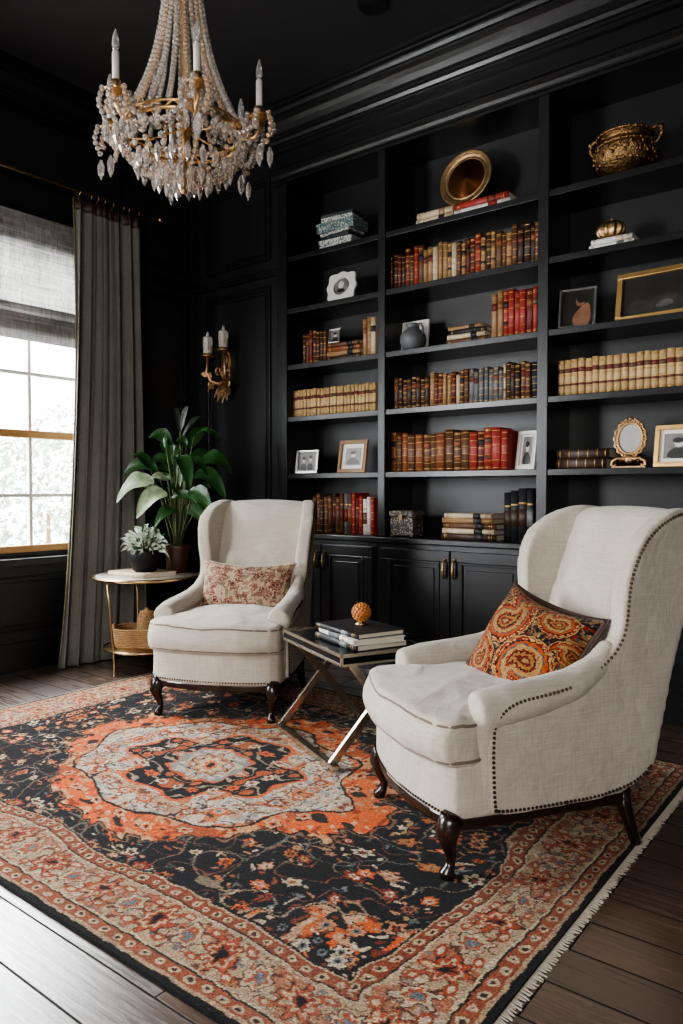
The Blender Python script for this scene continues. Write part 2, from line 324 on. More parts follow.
# ------------------------------------------------------------------ bookcase
ZSH=[1.265,1.66,2.02,2.41,2.77]; ZTOP=3.28; ZCT=.855
UPR=[(-3.60,-3.51),(-2.735,-2.68),(-1.672,-1.612),(-.83,-.74)]
BK=thing('built_in_bookcase','tall black built-in bookcase with three open bays filling the back wall','bookcase',(-2.17,YF,ZCT))
def bmb(): m=MB(); m.M=Matrix.Translation((2.17,-YF,-ZCT)); return m
m=bmb(); m.box(-3.60,-.74,4.225,4.245,ZCT,ZTOP+.4); m.build('back_panel',M['shelfback'],BK)
for a,b in UPR: m=bmb(); m.box(a,b,YF,4.225,ZCT,ZTOP); m.build('upright',M['black'],BK,bev=.004)
for (a,b),(c,d) in zip(UPR,UPR[1:]):
    for z in ZSH: m=bmb(); m.box(b,c,YF+.008,4.225,z-.036,z); m.build('shelf',M['black'],BK,bev=.003)
m=bmb(); m.box(-3.60,-.74,YF,4.225,ZTOP,ZTOP+.38); m.build('header',M['black'],BK)
m=bmb(); m.prism([(YF,3.275),(YF-.014,3.275),(YF-.014,3.292),(YF-.024,3.296),(YF-.024,3.308),(YF-.034,3.325),(YF-.05,3.338),(YF-.05,3.352),(YF-.064,3.356),(YF-.064,3.376),(YF,3.380)],'x',-3.62,-.72); m.build('cornice',M['black'],BK)
m=MB(); m.prism([(YF+o,z) for o,z in crown(-1,3.48,ZC,.19)],'x',-3.62,-.6); m.prism([(-3.60+o,z) for o,z in crown(-1,3.48,ZC,.19)],'y',YF-.02,YS); struct(m.build('trim_7',M['black']))
m=MB(); m.box(-3.60,-.74,YF,YB-.01,ZTOP+.381,ZC); struct(m.build('trim_8',M['black']))
ct=MB(); ct.box(-3.598,-.742,YF-.05,4.245,ZCT-.035,ZCT); tag(ct.build('countertop',M['black'],bev=.006),'black ledge running along the tops of the bookcase cabinets','countertop')
def cabinet(x0,x1,label):
    r=thing('base_cabinet',label,'cabinet',((x0+x1)/2,YF-.03,0),0,'cabinets under the bookcase'); hw=(x1-x0)/2
    m=MB(); m.box(-hw,hw,.0,.34,.10,ZCT-.036); m.box(-hw,hw,-.012,.33,0,.12); m.box(-hw,hw,-.007,.33,.12,.135); m.build('body',M['black'],r,bev=.003)
    for s in (-1,1):
        a,b=(-hw+.03,-.004) if s<0 else (.004,hw-.03)
        d=MB(); d.box(a,b,-.02,-.001,.165,.79); t=.065
        panel(d,'y',-.02,a,b,.165,.79,t,.008,-1); panel(d,'y',-.02,a+t,b-t,.165+t,.79-t,.014,.013,-1)
        d.box(a+t+.04,b-t-.04,-.027,-.02,.165+t+.04,.79-t-.04)
        do=d.build('door',M['black'],r,bev=.004)
        h=MB(); hx=-.032 if s<0 else .032; h.lathe([(0,0),(.012,.004),(.012,.01),(0,.012)],10,(hx,-.03,.735)); h.tube([(hx,-.028,.735),(hx,-.05,.73),(hx,-.055,.70),(hx,-.055,.66),(hx,-.048,.635),(hx,-.028,.63)],[.006,.006,.008,.010,.007,.006],8)
        h.ball((hx,-.055,.68),.012,8,(1,1,1.5)); h.build('handle',M['antique'],do)
cabinet(-3.598,-2.709,'black panelled cabinet behind the left armchair, below left bay')
cabinet(-2.708,-1.643,'black two-door cabinet below middle bay with both brass pulls showing')
cabinet(-1.642,-.742,'black panelled cabinet behind the right armchair, below right bay')
# ------------------------------------------------------------------ books
ORD=['first','second','third','fourth','fifth','sixth','seventh','eighth','ninth','tenth','eleventh','twelfth','thirteenth','fourteenth','fifteenth','sixteenth','seventeenth','eighteenth','nineteenth','twentieth','twenty-first','twenty-second','twenty-third','twenty-fourth','twenty-fifth','twenty-sixth','twenty-seventh','twenty-eighth','twenty-ninth','thirtieth','thirty-first','thirty-second','thirty-third','thirty-fourth','thirty-fifth','thirty-sixth','thirty-seventh','thirty-eighth','thirty-ninth','fortieth']
SP=3.965
def arc(t,y0,b,n=6): return [(-t/2+t*i/n,y0-b*math.sin(PI*i/n)) for i in range(n+1)]
def book_mb(t,h,d,style,pages=True,Mx=None):
    m=MB(); 
    if Mx: m.M=Mx
    th=.003; bl=min(.007,t*.22); m.mat=0
    m.box(-t/2,-t/2+th,.006,d,0,h); m.box(t/2-th,t/2,.006,d,0,h)
    a=arc(t,.006,bl); m.prism(a+[(t/2-.001,.009),(-t/2+.001,.009)],'z',0,h,True)
    def band(z0,z1,mi,e=.0009):
        m.mat=mi; aa=arc(t*1.0,.006-e,bl); m.prism(aa+[(t/2,.0075),(-t/2,.0075)],'z',z0,z1,True)
    if style==1:
        for f in (.06,.24,.42,.60,.78,.93): band(h*f-.002,h*f+.002,1)
    elif style==2:
        for f in (.07,.10,.88,.92): band(h*f-.0015,h*f+.0015,1)
        band(h*.62,h*.78,3)
    elif style==3:
        for f in (.05,.08,.22,.38,.55,.58,.80,.93,.96): band(h*f-.0022,h*f+.0022,1)
        band(h*.64,h*.76,3); band(h*.28,h*.34,3)
    elif style==4: band(h*.70,h*.74,1); band(h*.3,h*.62,3)
    m.mat=2
    if pages: m.box(-t/2+th,t/2-th,.008,d-.006,.004,h-.004)
    return m
def book_mats(col,lab): return [BM[col],M['giltline'],M['page'],BM[lab]]
def row(z,px0,px1,py,hr,tr,cols,desc,styles=(1,2,3),start=0,group=None,labcol=('oxblood','black','brown','rust'),dr=(.13,.17),y=SP):
    xa=at_y(px0,py,y).x; xb=at_y(px1,py,y).x; x=xa; i=start; items=[]
    while x<xb-.008:
        t=min(random.uniform(*tr),xb-x)
        if xb-x-t<tr[0]*.6: t=xb-x
        f=(x-xa)/(xb-xa); c=cols(f) if callable(cols) else random.choice(cols)
        items.append((x+t/2,t-.0012,c)); x+=t
    for (xc,t,c) in items:
        h=random.uniform(*hr); d=random.uniform(*dr); st=random.choice(styles)
        lc=random.choice([q for q in labcol if q!=c])
        o=book_mb(t,h,d,st).build('book',book_mats(c,lc),loc=(xc,y+random.uniform(0,.010),z))
        tag(o,f'{c} book, {ORD[i]} from left in {desc}','book',group or 'books in '+desc); i+=1
    return i
def pick(*segs):
    def f(x):
        for lim,c in segs:
            if x<lim: return random.choice(c)
        return random.choice(segs[-1][1])
    return f
def flat(z,px0,px1,py,t,d,col,label,y=SP-.01,style=2,rot=0,lab='black',group='books lying flat on the shelves',loc=None,L=None,name='book'):
    if loc is None:
        xa=at_y(px0,py,y).x; xb=at_y(px1,py,y).x; L=xb-xa; loc=((xa+xb)/2,y,z)
    r=thing(name,label,'book',loc,rot,group)
    Mx=Matrix.Translation((-L/2,0,t/2))@Matrix.Rotation(PI/2,4,'Y')
    book_mb(t,L,d,style,False,Mx).build('cover',book_mats(col,lab),r)
    p=MB(); p.M=Mx; p.box(-t/2+.003,t/2-.003,.009,d-.006,.004,L-.004); p.build('pages',M['page'],r)
    return z+t
A5,B4,C3,D2,E1=ZSH
mid='row on {} shelf of middle bay'
row(D2,388,539,260,(.205,.255),(.026,.041),pick((.12,['oxblood','dark brown']),(.24,['red','brown']),(.52,['tan','cream','tan','brown']),(.64,['red','oxblood']),(1,['brown','dark brown','tan','brown'])),mid.format('second'))
row(C3,491,537,315,(.25,.275),(.030,.040),pick((.2,['tan']),(1,['red','brown','red','oxblood'])),mid.format('third'))
row(B4,393,505,388,(.175,.215),(.026,.036),pick((.3,['brown','dark brown']),(.55,['oxblood','tan']),(1,['grey','cream','brown','grey'])),'row on fourth shelf of middle bay')
row(B4,505.5,537,388,(.20,.225),(.026,.034),['black','brown','dark brown'],'right end row on fourth shelf of middle bay')
row(A5,390,507,448,(.225,.255),(.040,.060),pick((.62,['brown','brown','rust']),(1,['oxblood','red','brown'])),mid.format('fifth'),styles=(1,3))
row(ZCT,503,533,510,(.28,.305),(.034,.05),['black','grey','black'],'dark row on middle cabinet top',styles=(2,4),labcol=('grey','dark brown'))
row(B4,290,375,398,(.185,.192),(.028,.031),['pale gold'],'gold set on fourth shelf of left bay',styles=(3,),labcol=('oxblood','brown'))
n=row(C3,302,325,345,(.21,.235),(.026,.036),['brown','oxblood','dark brown'],'row on third shelf of left bay')
row(C3,362,375,345,(.24,.26),(.026,.036),['dark brown','cream','tan'],'row on third shelf of left bay',start=n)
row(ZCT,312,373,515,(.235,.285),(.026,.038),pick((.35,['dark brown','brown']),(.6,['grey','white','brown']),(.8,['red','oxblood']),(1,['red','white'])),'row on left cabinet top',styles=(1,2,4))
row(B4,557,700,372,(.192,.200),(.036,.040),['pale gold'],'gold set on fourth shelf of right bay',styles=(3,),labcol=('brown','oxblood'))
z=flat(E1,416,452.5,212,.04,.20,'cream','lower cream book lying left under the gold dish, middle bay'); flat(z,417,452.5,206,.038,.20,'cream','upper cream book lying left under the gold dish, middle bay',lab='tan')
z=flat(E1,454,510,203,.04,.20,'white','white book below the red one under the gold dish',lab='red'); flat(z,454,508,196,.038,.20,'red','red book lying flat under right half of gold dish',lab='oxblood')
z=flat(C3,446,487,340,.03,.16,'brown','bottom book of flat stack on third shelf, middle bay'); z=flat(z,447,485,332,.028,.16,'cream','cream book inside flat stack on third shelf, middle bay'); z=flat(z,449,486,326,.026,.15,'black','black book of flat stack on third shelf, middle bay'); flat(z,448,482,321,.022,.15,'tan','tan top book of flat stack on third shelf, middle bay')
z=ZCT
for i,(a,b,t,c,l) in enumerate(((441,496,.036,'dark brown','bottom dark brown book of flat stack on middle cabinet top'),(442,494,.030,'cream','cream book above the bottom one, middle cabinet top stack'),(443,496,.032,'brown','brown middle book of flat stack on middle cabinet top'),(442,493,.030,'tan','tan book second from top, middle cabinet top stack'),(444,491,.028,'cream','pale top book of flat stack on middle cabinet top'))):
    z=flat(z,a,b,528,t,.19,c,l,y=SP-.05)
z=C3
for (a,b,t,c,l) in ((326,361,.032,'dark brown','bottom dark brown book of flat stack, third shelf, left bay'),(326.5,360,.03,'tan','tan book second from bottom of stack, third shelf, left bay'),(327,361,.03,'rust','rust book third from bottom of stack, third shelf, left bay'),(327,359,.028,'brown','top brown book of flat stack, third shelf, left bay')):
    z=flat(z,a,b,345,t,.17,c,l)
ZST=z
z=flat(D2,589,634,243,.03,.18,'white','lower white book under the gold shell ornament',lab='grey'); ZSHL=flat(z,591,632,238,.028,.17,'white','upper white book directly beneath the gold shell ornament',lab='cream')
z=A5
for (a,b,t,l) in ((556,606,.055,'bottom dark brown book lying flat beside the oval frame'),(557,609,.05,'dark brown book on top of another beside the oval frame')):
    z=flat(z,a,b,458,t,.19,'dark brown',l,lab='brown',style=1)
# ------------------------------------------------------------------ decor on the shelves
def photo_frame(label,loc,w,h,bw,mf,content,rotz=0,tilt=9,matw=0,name='photo_frame',dp=.018):
    r=thing(name,label,'picture frame',loc,rotz); T=Matrix.Rotation(-math.radians(tilt),4,'X')
    def nm(): m=MB(); m.M=T; return m
    m=nm(); a=w/2
    for (x0,x1,z0,z1) in ((-a,a,0,bw),(-a,a,h-bw,h),(-a,-a+bw,bw,h-bw),(a-bw,a,bw,h-bw)): m.box(x0,x1,-dp,0,z0,z1)
    for (x0,x1,z0,z1) in ((-a+bw*.7,a-bw*.7,bw*.7,bw),(-a+bw*.7,a-bw*.7,h-bw,h-bw*.7),(-a+bw*.7,-a+bw,bw,h-bw),(a-bw,a-bw*.7,bw,h-bw)): m.box(x0,x1,-dp-.004,-dp,z0,z1)
    m.build('frame',mf,r,bev=.003)
    m=nm(); m.box(-a+bw*.5,a-bw*.5,0,.004,bw*.5,h-bw*.5); m.build('backing',M['black'],r)
    m=nm(); iw=a-bw; ih=h/2-bw; cz=h/2; y=-.004; m.mat=0
    m.box(-iw,iw,y,-.001,cz-ih,cz+ih); pw,ph=iw-matw,ih-matw
    def el(cx,cz_,rx,rz,mi,yy): m.mat=mi; m.prism([(cx+rx*math.cos(2*PI*k/20),cz_+rz*math.sin(2*PI*k/20)) for k in range(20)],'y',yy,y)
    m.mat=1; m.box(-pw,pw,y-.0008,y,cz-ph,cz+ph)
    if content=='portrait':
        sh=[(-pw*.8,cz-ph),(pw*.8,cz-ph),(pw*.7,cz-ph*.45),(pw*.25,cz-ph*.12),(-pw*.25,cz-ph*.12),(-pw*.7,cz-ph*.45)]
        m.mat=2; m.prism(chaikin(sh,1),'y',y-.0016,y); el(0,cz+ph*.22,pw*.30,ph*.34,3,y-.0024); el(-pw*.05,cz+ph*.45,pw*.36,ph*.22,2,y-.0028)
    elif content=='pair':
        for sx,hh in ((-.42,.2),(.30,.32)):
            m.mat=2; m.prism(chaikin([(pw*(sx-.36),cz-ph),(pw*(sx+.36),cz-ph),(pw*(sx+.26),cz-ph*.2),(pw*(sx-.26),cz-ph*.2)],1),'y',y-.0016,y); el(pw*sx,cz+ph*hh,pw*.15,ph*.32,3,y-.0024); el(pw*(sx+.02),cz+ph*(hh+.2),pw*.17,ph*.2,2,y-.0028)
    elif content=='scene':
        m.mat=2; m.prism(chaikin([(-pw*.95,cz-ph),(pw*.95,cz-ph),(pw*.8,cz-ph*.35),(pw*.2,cz+ph*.05),(-pw*.2,cz-ph*.3),(-pw*.7,cz-ph*.1)],2),'y',y-.0016,y); m.mat=3; m.prism(chaikin([(-pw*.1,cz-ph*.75),(pw*.5,cz-ph*.65),(pw*.35,cz-ph*.3),(pw*.05,cz-ph*.4)],2),'y',y-.0022,y)
    elif content=='figure':
        m.mat=2; m.prism(chaikin([(-.2*pw,cz-ph),(.85*pw,cz-ph),(.8*pw,cz+.1*ph),(.55*pw,cz+.35*ph),(.1*pw,cz-.0*ph),(-.35*pw,cz-.5*ph)],2),'y',y-.0016,y); el(.15*pw,cz+.42*ph,.28*pw,.30*ph,3,y-.0024); el(.22*pw,cz+.55*ph,.30*pw,.24*ph,1,y-.0028)
    mats={'portrait':[M['matboard'],M['pic_mid'],M['pic_dark'],M['pic_light']],'pair':[M['matboard'],M['pic_mid'],M['pic_dark'],M['pic_light']],'scene':[M['matboard'],M['pic_dark'],M['pic_low'],M['pic_low2']],'figure':[M['matboard'],M['pic_dark'],M['pic_skin'],M['pic_skin']],'plain':[M['matboard'],M['pic_light'],M['pic_mid'],M['pic_light']]}[content]
    m.build('picture',mats,r)
    st=MB(); top=T@Vector((0,.004,h*.7)); st.bar(top,(0,top.y+h*.22,.006),.03,.004,(0,1,0)); st.build('stand',M['black'],r)
    return r
def X(px,py,Y): return at_y(px,py,Y).x
photo_frame('silver photo frame with monochrome picture at left end, fifth shelf',(X(307,462,3.99),3.99,A5),.185,.165,.018,M['silver'],'pair',.12)
photo_frame('square oak photo frame with monochrome portrait, fifth shelf, left bay',(X(352,455,4.0),4.0,A5),.24,.22,.024,M['woodframe'],'portrait',-.05,matw=.028)
photo_frame('tiny pale frame standing on flat book stack in left bay',(X(335,322,4.0),4.0,ZST),.10,.105,.010,M['silver'],'portrait')
photo_frame('white photo frame standing behind the grey jug',(X(415,330,4.10),4.10,C3),.20,.215,.024,M['white'],'plain',tilt=6)
photo_frame('narrow white frame at right end of fifth shelf, middle bay',(X(526,448,4.03),4.03,A5),.135,.225,.022,M['white'],'portrait',-.25,matw=.01)
photo_frame('silver frame holding warm portrait on third shelf, right bay',(X(577,306,3.99),3.99,C3),.20,.225,.014,M['silver'],'figure',.1)
photo_frame('large gold frame with dark picture, third shelf, right bay',(X(657,298,4.0),4.0,C3),.42,.265,.030,M['goldframe'],'scene',-.05)
photo_frame('gold frame with pale mat at right edge of fifth shelf',(X(678,442,3.99),3.99,A5),.235,.215,.024,M['goldframe'],'portrait',-.1,matw=.02)
def scallop():
    r=thing('photo_frame','white scalloped photo frame alone on second shelf, left bay','picture frame',(X(341,282,4.0),4.0,D2),.05)
    T=Matrix.Rotation(-math.radians(9),4,'X'); cz=.108; out=[]
    for k in range(96):
        a=2*PI*k/96; rx,rz=.115,.102; e=(abs(math.cos(a))**3.5+abs(math.sin(a))**3.5)**(-1/3.5)*(1+.055*math.cos(8*a)); out.append((rx*e*math.cos(a),cz+rz*e*math.sin(a)))
    m=MB(); m.M=T; m.prism(out,'y',-.016,0); m.build('frame',M['white'],r,bev=.004)
    m=MB(); m.M=T; m.tube([(.06*math.cos(2*PI*k/30),-.017,cz+.058*math.sin(2*PI*k/30)) for k in range(30)],.005,6,True); m.build('inner_rim',M['silver'],r)
    m=MB(); m.M=T; m.prism([(.058*math.cos(2*PI*k/30),cz+.056*math.sin(2*PI*k/30)) for k in range(30)],'y',-.0175,-.016); m.mat=1; m.prism([(.022*math.cos(2*PI*k/20),cz+.012+.026*math.sin(2*PI*k/20)) for k in range(20)],'y',-.0185,-.0175); m.mat=2; m.prism(chaikin([(-.04,cz-.038),(.04,cz-.038),(.02,cz-.012),(-.02,cz-.012)],1),'y',-.0182,-.0175); m.build('picture',[M['pic_mid'],M['pic_light'],M['pic_dark']],r)
    s=MB(); s.bar((0,.03,.14),(0,.075,.004),.03,.004,(0,1,0)); s.build('stand',M['black'],r)
scallop()
def oval():
    r=thing('photo_frame','ornate oval frame with pale grey face on scrolled foot, right bay','picture frame',(X(629,445,3.98),3.98,A5),.05)
    T=Matrix.Rotation(-math.radians(8),4,'X'); cz=.155
    m=MB(); m.M=T; m.tube([(.062*math.cos(2*PI*k/40),0,cz+.082*math.sin(2*PI*k/40)) for k in range(40)],.009,8,True); m.tube([(.078*math.cos(2*PI*k/80)*(1+.05*math.cos(16*2*PI*k/80)),0,cz+.098*math.sin(2*PI*k/80)*(1+.05*math.cos(16*2*PI*k/80))) for k in range(80)],.007,6,True)
    for k in range(34): a=2*PI*k/34; m.ball((.071*math.cos(a),-.002,cz+.091*math.sin(a)),.0072,8)
    for k in range(5): a=PI/2+(k-2)*.28; m.ball((.082*math.cos(a),-.002,cz+.104*math.sin(a)),.011-.002*abs(k-2),8)
    m.build('frame',M['antique'],r)
    m=MB(); m.M=T; m.prism([(.060*math.cos(2*PI*k/40),cz+.080*math.sin(2*PI*k/40)) for k in range(40)],'y',-.002,.006); m.build('picture',M['palegrey'],r)
    m=MB()
    for s in (-1,1):
        m.tube([(0,0,.055),(s*.03,-.004,.045),(s*.055,-.008,.05),(s*.08,-.008,.035),(s*.085,-.008,.014),(s*.07,-.008,.010),(s*.062,-.008,.022)],[.012,.012,.011,.010,.010,.008,.006],8)
        m.tube([(s*.045,.0,.04),(s*.045,.06,.008)],.008,6)
    m.ball((0,0,.045),.024,10,(1.2,.6,1)); m.box(-.085,.085,-.014,.004,0,.010); m.build('foot',M['antique'],r,bev=.002)
oval()
r=thing('decorative_dish','round gold dish propped up on the flat books, top shelf','dish',(X(467,175,4.06),4.06,E1+.0785))
T=Matrix.Translation((0,0,.172))@Matrix.Rotation(-math.radians(10),4,'X')@Matrix.Rotation(PI/2,4,'X')
m=MB(); m.M=T; m.lathe([(0,-.012),(.12,-.012),(.16,.004),(.174,.014),(.174,.024),(.166,.028),(.158,.018),(.148,.024),(.140,.014),(.130,.012),(.126,.018),(.120,.010)],48); m.build('rim',M['antique'],r)
m=MB(); m.M=T; m.lathe([(.122,.0125),(.11,.0115),(.06,.0108),(0,.0105)],40); m.build('center',M['copper'],r)
ux=X(625,150,4.04)
r=thing('urn','bronze two-handled urn alone on top shelf, right bay','urn',(ux,4.04,E1))
m=MB(); m.lathe([(0,0),(.06,0),(.064,.010),(.05,.018),(.06,.026),(.105,.045),(.142,.082),(.155,.125),(.147,.163),(.124,.188),(.110,.199),(.116,.210),(.132,.221),(.137,.230),(.130,.236),(.112,.222),(.10,.20),(.0,.19)],40); m.build('vessel',M['bronze'],r)
for s in (-1,1):
    m=MB(); m.tube([(s*.140,0,.15),(s*.165,0,.165),(s*.182,0,.195),(s*.180,0,.228),(s*.160,0,.243),(s*.138,0,.236),(s*.122,0,.222)],[.012,.010,.010,.011,.012,.011,.009],8); m.ball((s*.180,0,.230),.016,8); m.build('handle',M['bronze'],r)
for zz,rr_,k in ((.073,.134,24),(.167,.145,26),(.224,.138,28)):
    m=MB()
    for i in range(k): a=2*PI*i/k; m.ball((rr_*math.cos(a),rr_*math.sin(a),zz),.009,6)
    m.tube([(rr_*.985*math.cos(2*PI*i/40),rr_*.985*math.sin(2*PI*i/40),zz) for i in range(40)],.007,6,True)
    m.build('ornament_band',M['bronze'],r)
m=MB()
for i in range(16):
    a=2*PI*i/16; 
    for q_,zz in ((-.05,.105),(0,.125),(.05,.145)): m.ball((.153*math.cos(a+q_*2),.153*math.sin(a+q_*2),zz),.008,6,(1,1,1.5))
m.tube([(.151*math.cos(2*PI*i/64),.151*math.sin(2*PI*i/64),.125+.022*math.sin(16*2*PI*i/64+.5)) for i in range(64)],.006,6,True)
m.build('relief',M['bronze'],r)
r=thing('shell_ornament','gold ribbed shell ornament on two white books','ornament',(X(611,228,4.02),4.02,ZSHL))
m=MB(); 
def shellf(u,v):
    a=2*PI*u; ph=PI*v; q=.072*(1+.09*math.cos(11*a)*math.sin(ph)); return (q*math.sin(ph)*math.cos(a),q*.75*math.sin(ph)*math.sin(a),.052-.052*math.cos(ph))
m.grid(88,14,shellf); m.build('body',M['antique'],r); m=MB(); m.tube([(0,0,.10),(.004,0,.112),(.012,0,.116)],[.008,.006,.004],8); m.build('tip',M['antique'],r)
r=thing('jug','small grey round jug standing before the white frame','jug',(X(413,338,4.0),4.0,C3))
m=MB(); m.lathe([(0,0),(.045,0),(.066,.02),(.082,.06),(.080,.095),(.06,.125),(.040,.140),(.036,.155),(.046,.17),(.042,.172),(.03,.155),(0,.15)],28); m.build('vessel',M['stone'],r)
m=MB(); m.tube([(.038,-.01,.16),(.065,-.015,.165),(.082,-.018,.14),(.078,-.015,.10)],.007,8); m.build('handle',M['stone'],r)
r=thing('trinket_box','small patterned square box with lid on middle cabinet top','box',(X(406,520,3.99),3.99,ZCT),.06)
m=MB(); m.box(-.082,.082,-.06,.08,.008,.125); m.build('body',M['box'],r,bev=.006); m=MB(); m.box(-.09,.09,-.068,.088,.126,.165); m.build('lid',M['box'],r,bev=.012)
for sx in (-.07,.07):
    for sy in (-.05,.07): m=MB(); m.ball((sx,sy,.006),.012,8,(1,1,.5)); m.build('foot',M['brass'],r)
m=MB(); m.box(-.012,.012,-.070,-.059,.105,.138); m.build('clasp',M['brass'],r)
zz=E1
for i,(w_,d_,h_,mt,ml,l,rz) in enumerate(((.27,.17,.065,'palebox','palebox','pale patterned box at the bottom of the top shelf stack',.05),(.26,.16,.050,'greybox','palebox','dark box with pale lid second from bottom, top shelf stack',-.08),(.31,.18,.065,'tealbox','tealbox','wide teal patterned box below the topmost one, top shelf stack',.03),(.25,.15,.055,'palebox','greybox','pale box with dark lid topping the top shelf stack',.12))):
    r=thing('keepsake_box',l,'box',(X(342,225,4.03),4.03,zz),rz,'stacked boxes on the top left shelf')
    m=MB(); m.box(-w_/2+.004,w_/2-.004,-d_/2+.004,d_/2-.004,0,h_*.6); m.build('body',M[mt],r,bev=.002); m=MB(); m.box(-w_/2,w_/2,-d_/2,d_/2,h_*.6,h_-.002); m.build('lid',M[ml],r,bev=.003); zz+=h_
# ------------------------------------------------------------------ patterned colours (numpy)
def lin(a): return np.where(a<=.04045,a/12.92,((a+.055)/1.055)**2.4)
def vn(Xa,Ya,s,seed):
    r=np.random.default_rng(seed).random((64,64)); gx=Xa/s+17.3; gy=Ya/s+23.7; ix=np.floor(gx).astype(int); iy=np.floor(gy).astype(int)
    fx=gx-ix; fy=gy-iy; fx=fx*fx*(3-2*fx); fy=fy*fy*(3-2*fy); g=lambda i,j:r[i%64,j%64]
    return (g(ix,iy)*(1-fx)+g(ix+1,iy)*fx)*(1-fy)+(g(ix,iy+1)*(1-fx)+g(ix+1,iy+1)*fx)*fy
def setm(img,mask,c): img[mask]=c
NAVY=(.050,.051,.068); ORNG=(.81,.36,.14); CREAM=(.78,.71,.61); BRICK=(.52,.19,.10); BLUE=(.37,.40,.43); SALM=(.73,.49,.34); OCH=(.62,.48,.29); ROSE=(.60,.38,.30); DK=(.070,.064,.070)
def flower(img,Xa,Ya,cx,cy,R,k,cols,rot=0):
    dx=Xa-cx; dy=Ya-cy; r=np.hypot(dx,dy); near=r<R*1.4
    if not near.any(): return
    th=np.arctan2(dy,dx)+rot; e=1+.22*np.cos(k*th); f=r/(R*e)
    for lim,c in cols: setm(img,near&(f<lim),c)
def leafm(img,Xa,Ya,cx,cy,L,Wd,a,c):
    dx=Xa-cx; dy=Ya-cy; u=dx*math.cos(a)+dy*math.sin(a); v=-dx*math.sin(a)+dy*math.cos(a)
    setm(img,(np.abs(u)<L)&(np.abs(v)<Wd*(1-(u/L)**2)),c)
def rug_image(nx,ny,HW,HH):
    xs=np.linspace(0,HW,nx); ys=np.linspace(0,HH,ny); Xa,Ya=np.meshgrid(xs,ys); img=np.zeros((ny,nx,3)); img[:]=NAVY
    rg=np.random.default_rng(11); BW=.30
    wob=.09*(vn(Xa,Ya,.12,5)-.5)+.07*(vn(Xa,Ya,.035,6)-.5)
    for sd,s,th,c in ((1,.12,.016,(.46,.40,.33)),(3,.10,.012,(.42,.25,.18)),(4,.15,.011,(.34,.34,.33))):
        n=vn(Xa,Ya,s,sd); setm(img,np.abs(n-.5)<th,c)
    pts=[(i*.118+rg.uniform(-.04,.04),j*.118+rg.uniform(-.04,.04)) for i in range(12) for j in range(8)]
    for (a,b) in pts:
        for _ in range(6):
            leafm(img,Xa,Ya,a+rg.uniform(-.07,.07),b+rg.uniform(-.07,.07),rg.uniform(.010,.022),rg.uniform(.003,.007),rg.uniform(0,PI),[OCH,SALM,BLUE,(.56,.27,.16),CREAM,(.30,.31,.27)][rg.integers(6)])
    for (a,b) in pts:
        R=rg.uniform(.012,.032); pc=[ORNG,BRICK,CREAM,SALM,ROSE,(.68,.38,.20)][rg.integers(6)]; ic=[CREAM,DK,OCH][rg.integers(3)]
        flower(img,Xa,Ya,a,b,R,int(rg.integers(5,9)),((1.2,DK),(1,pc),(.55,ic),(.28,BRICK)),rg.uniform(0,6))
    xf,yf=HW-BW,HH-BW; th=np.arctan2(yf-Ya,xf-Xa); rr=np.hypot((xf-Xa)/.36,(yf-Ya)/.25)+wob*2.0; e=1+.10*np.cos(12*th)
    ins=(Xa<xf)&(Ya<yf); k=rr<e; n=vn(Xa,Ya,.045,31); n2=vn(Xa,Ya,.02,32); n4=vn(Xa,Ya,.07,33)
    setm(img,ins&(rr<e+.05),(.60,.50,.41)); setm(img,ins&(rr<e+.025),DK); setm(img,ins&k,(.77,.36,.16)); setm(img,ins&k&(n>.60),(.72,.56,.43)); setm(img,ins&k&(n4<.36),(.10,.085,.095)); setm(img,ins&k&(n2<.27),(.46,.19,.11)); setm(img,ins&k&(n2>.80),(.74,.66,.56))
    for i in range(9): flower(img,Xa,Ya,xf-rg.uniform(.02,.28),yf-rg.uniform(.02,.18),.026,7,((1.2,DK),(1,[CREAM,SALM,(.1,.09,.1)][i%3]),(.5,BLUE),(.25,DK)))
    AX_,AY_=.760,.650
    th=np.arctan2(Ya/AY_,Xa/AX_); rr=np.hypot(Xa/AX_,Ya/AY_)+wob*1.3; e=1+.010*np.cos(16*th)+.05*np.cos(4*th)+.10*np.abs(np.cos(th))**10
    n=vn(Xa,Ya,.05,41); n2=vn(Xa,Ya,.022,42); n5=vn(Xa,Ya,.09,43)
    setm(img,rr<e*1.035,(.46,.34,.25)); setm(img,rr<e*1.02,DK); k=rr<e; setm(img,k,(.83,.36,.14)); setm(img,k&(n>.67),(.78,.54,.37)); setm(img,k&(n2<.24),(.55,.20,.09)); setm(img,k&(n2>.81),(.80,.64,.49)); setm(img,k&(n<.17),(.16,.11,.10)); setm(img,k&(n5<.20),(.64,.28,.13))
    for i in range(7): a=PI/2*(i+.5)/7; flower(img,Xa,Ya,.675*math.cos(a),.575*math.sin(a),.025,6,((1.15,(.35,.14,.09)),(1,(.80,.66,.51)),(.6,ORNG),(.3,DK)))
    e2=.80+.05*np.cos(8*th)+.10*np.abs(np.cos(th))**10+wob*1.6; k=rr<e2; setm(img,rr<e2+.018,DK); setm(img,k,(.77,.72,.65)); setm(img,k&(n>.70),(.77,.44,.26)); setm(img,k&(n<.28),(.58,.57,.55)); setm(img,k&(n5>.76),(.70,.56,.45)); setm(img,k&(n2>.84),(.42,.22,.16)); setm(img,k&(n2<.13),(.17,.15,.16)); setm(img,k&(np.abs(n5-.5)<.020),(.34,.28,.25)); setm(img,k&(np.abs(n-.48)<.018),(.62,.37,.25))
    for i in range(7): a=PI/2*(i+.5)/7; flower(img,Xa,Ya,.52*math.cos(a),.43*math.sin(a),.030,8,((1.15,(.25,.18,.17)),(1,[ORNG,BRICK,(.66,.40,.27)][i%3]),(.6,CREAM),(.3,BLUE)))
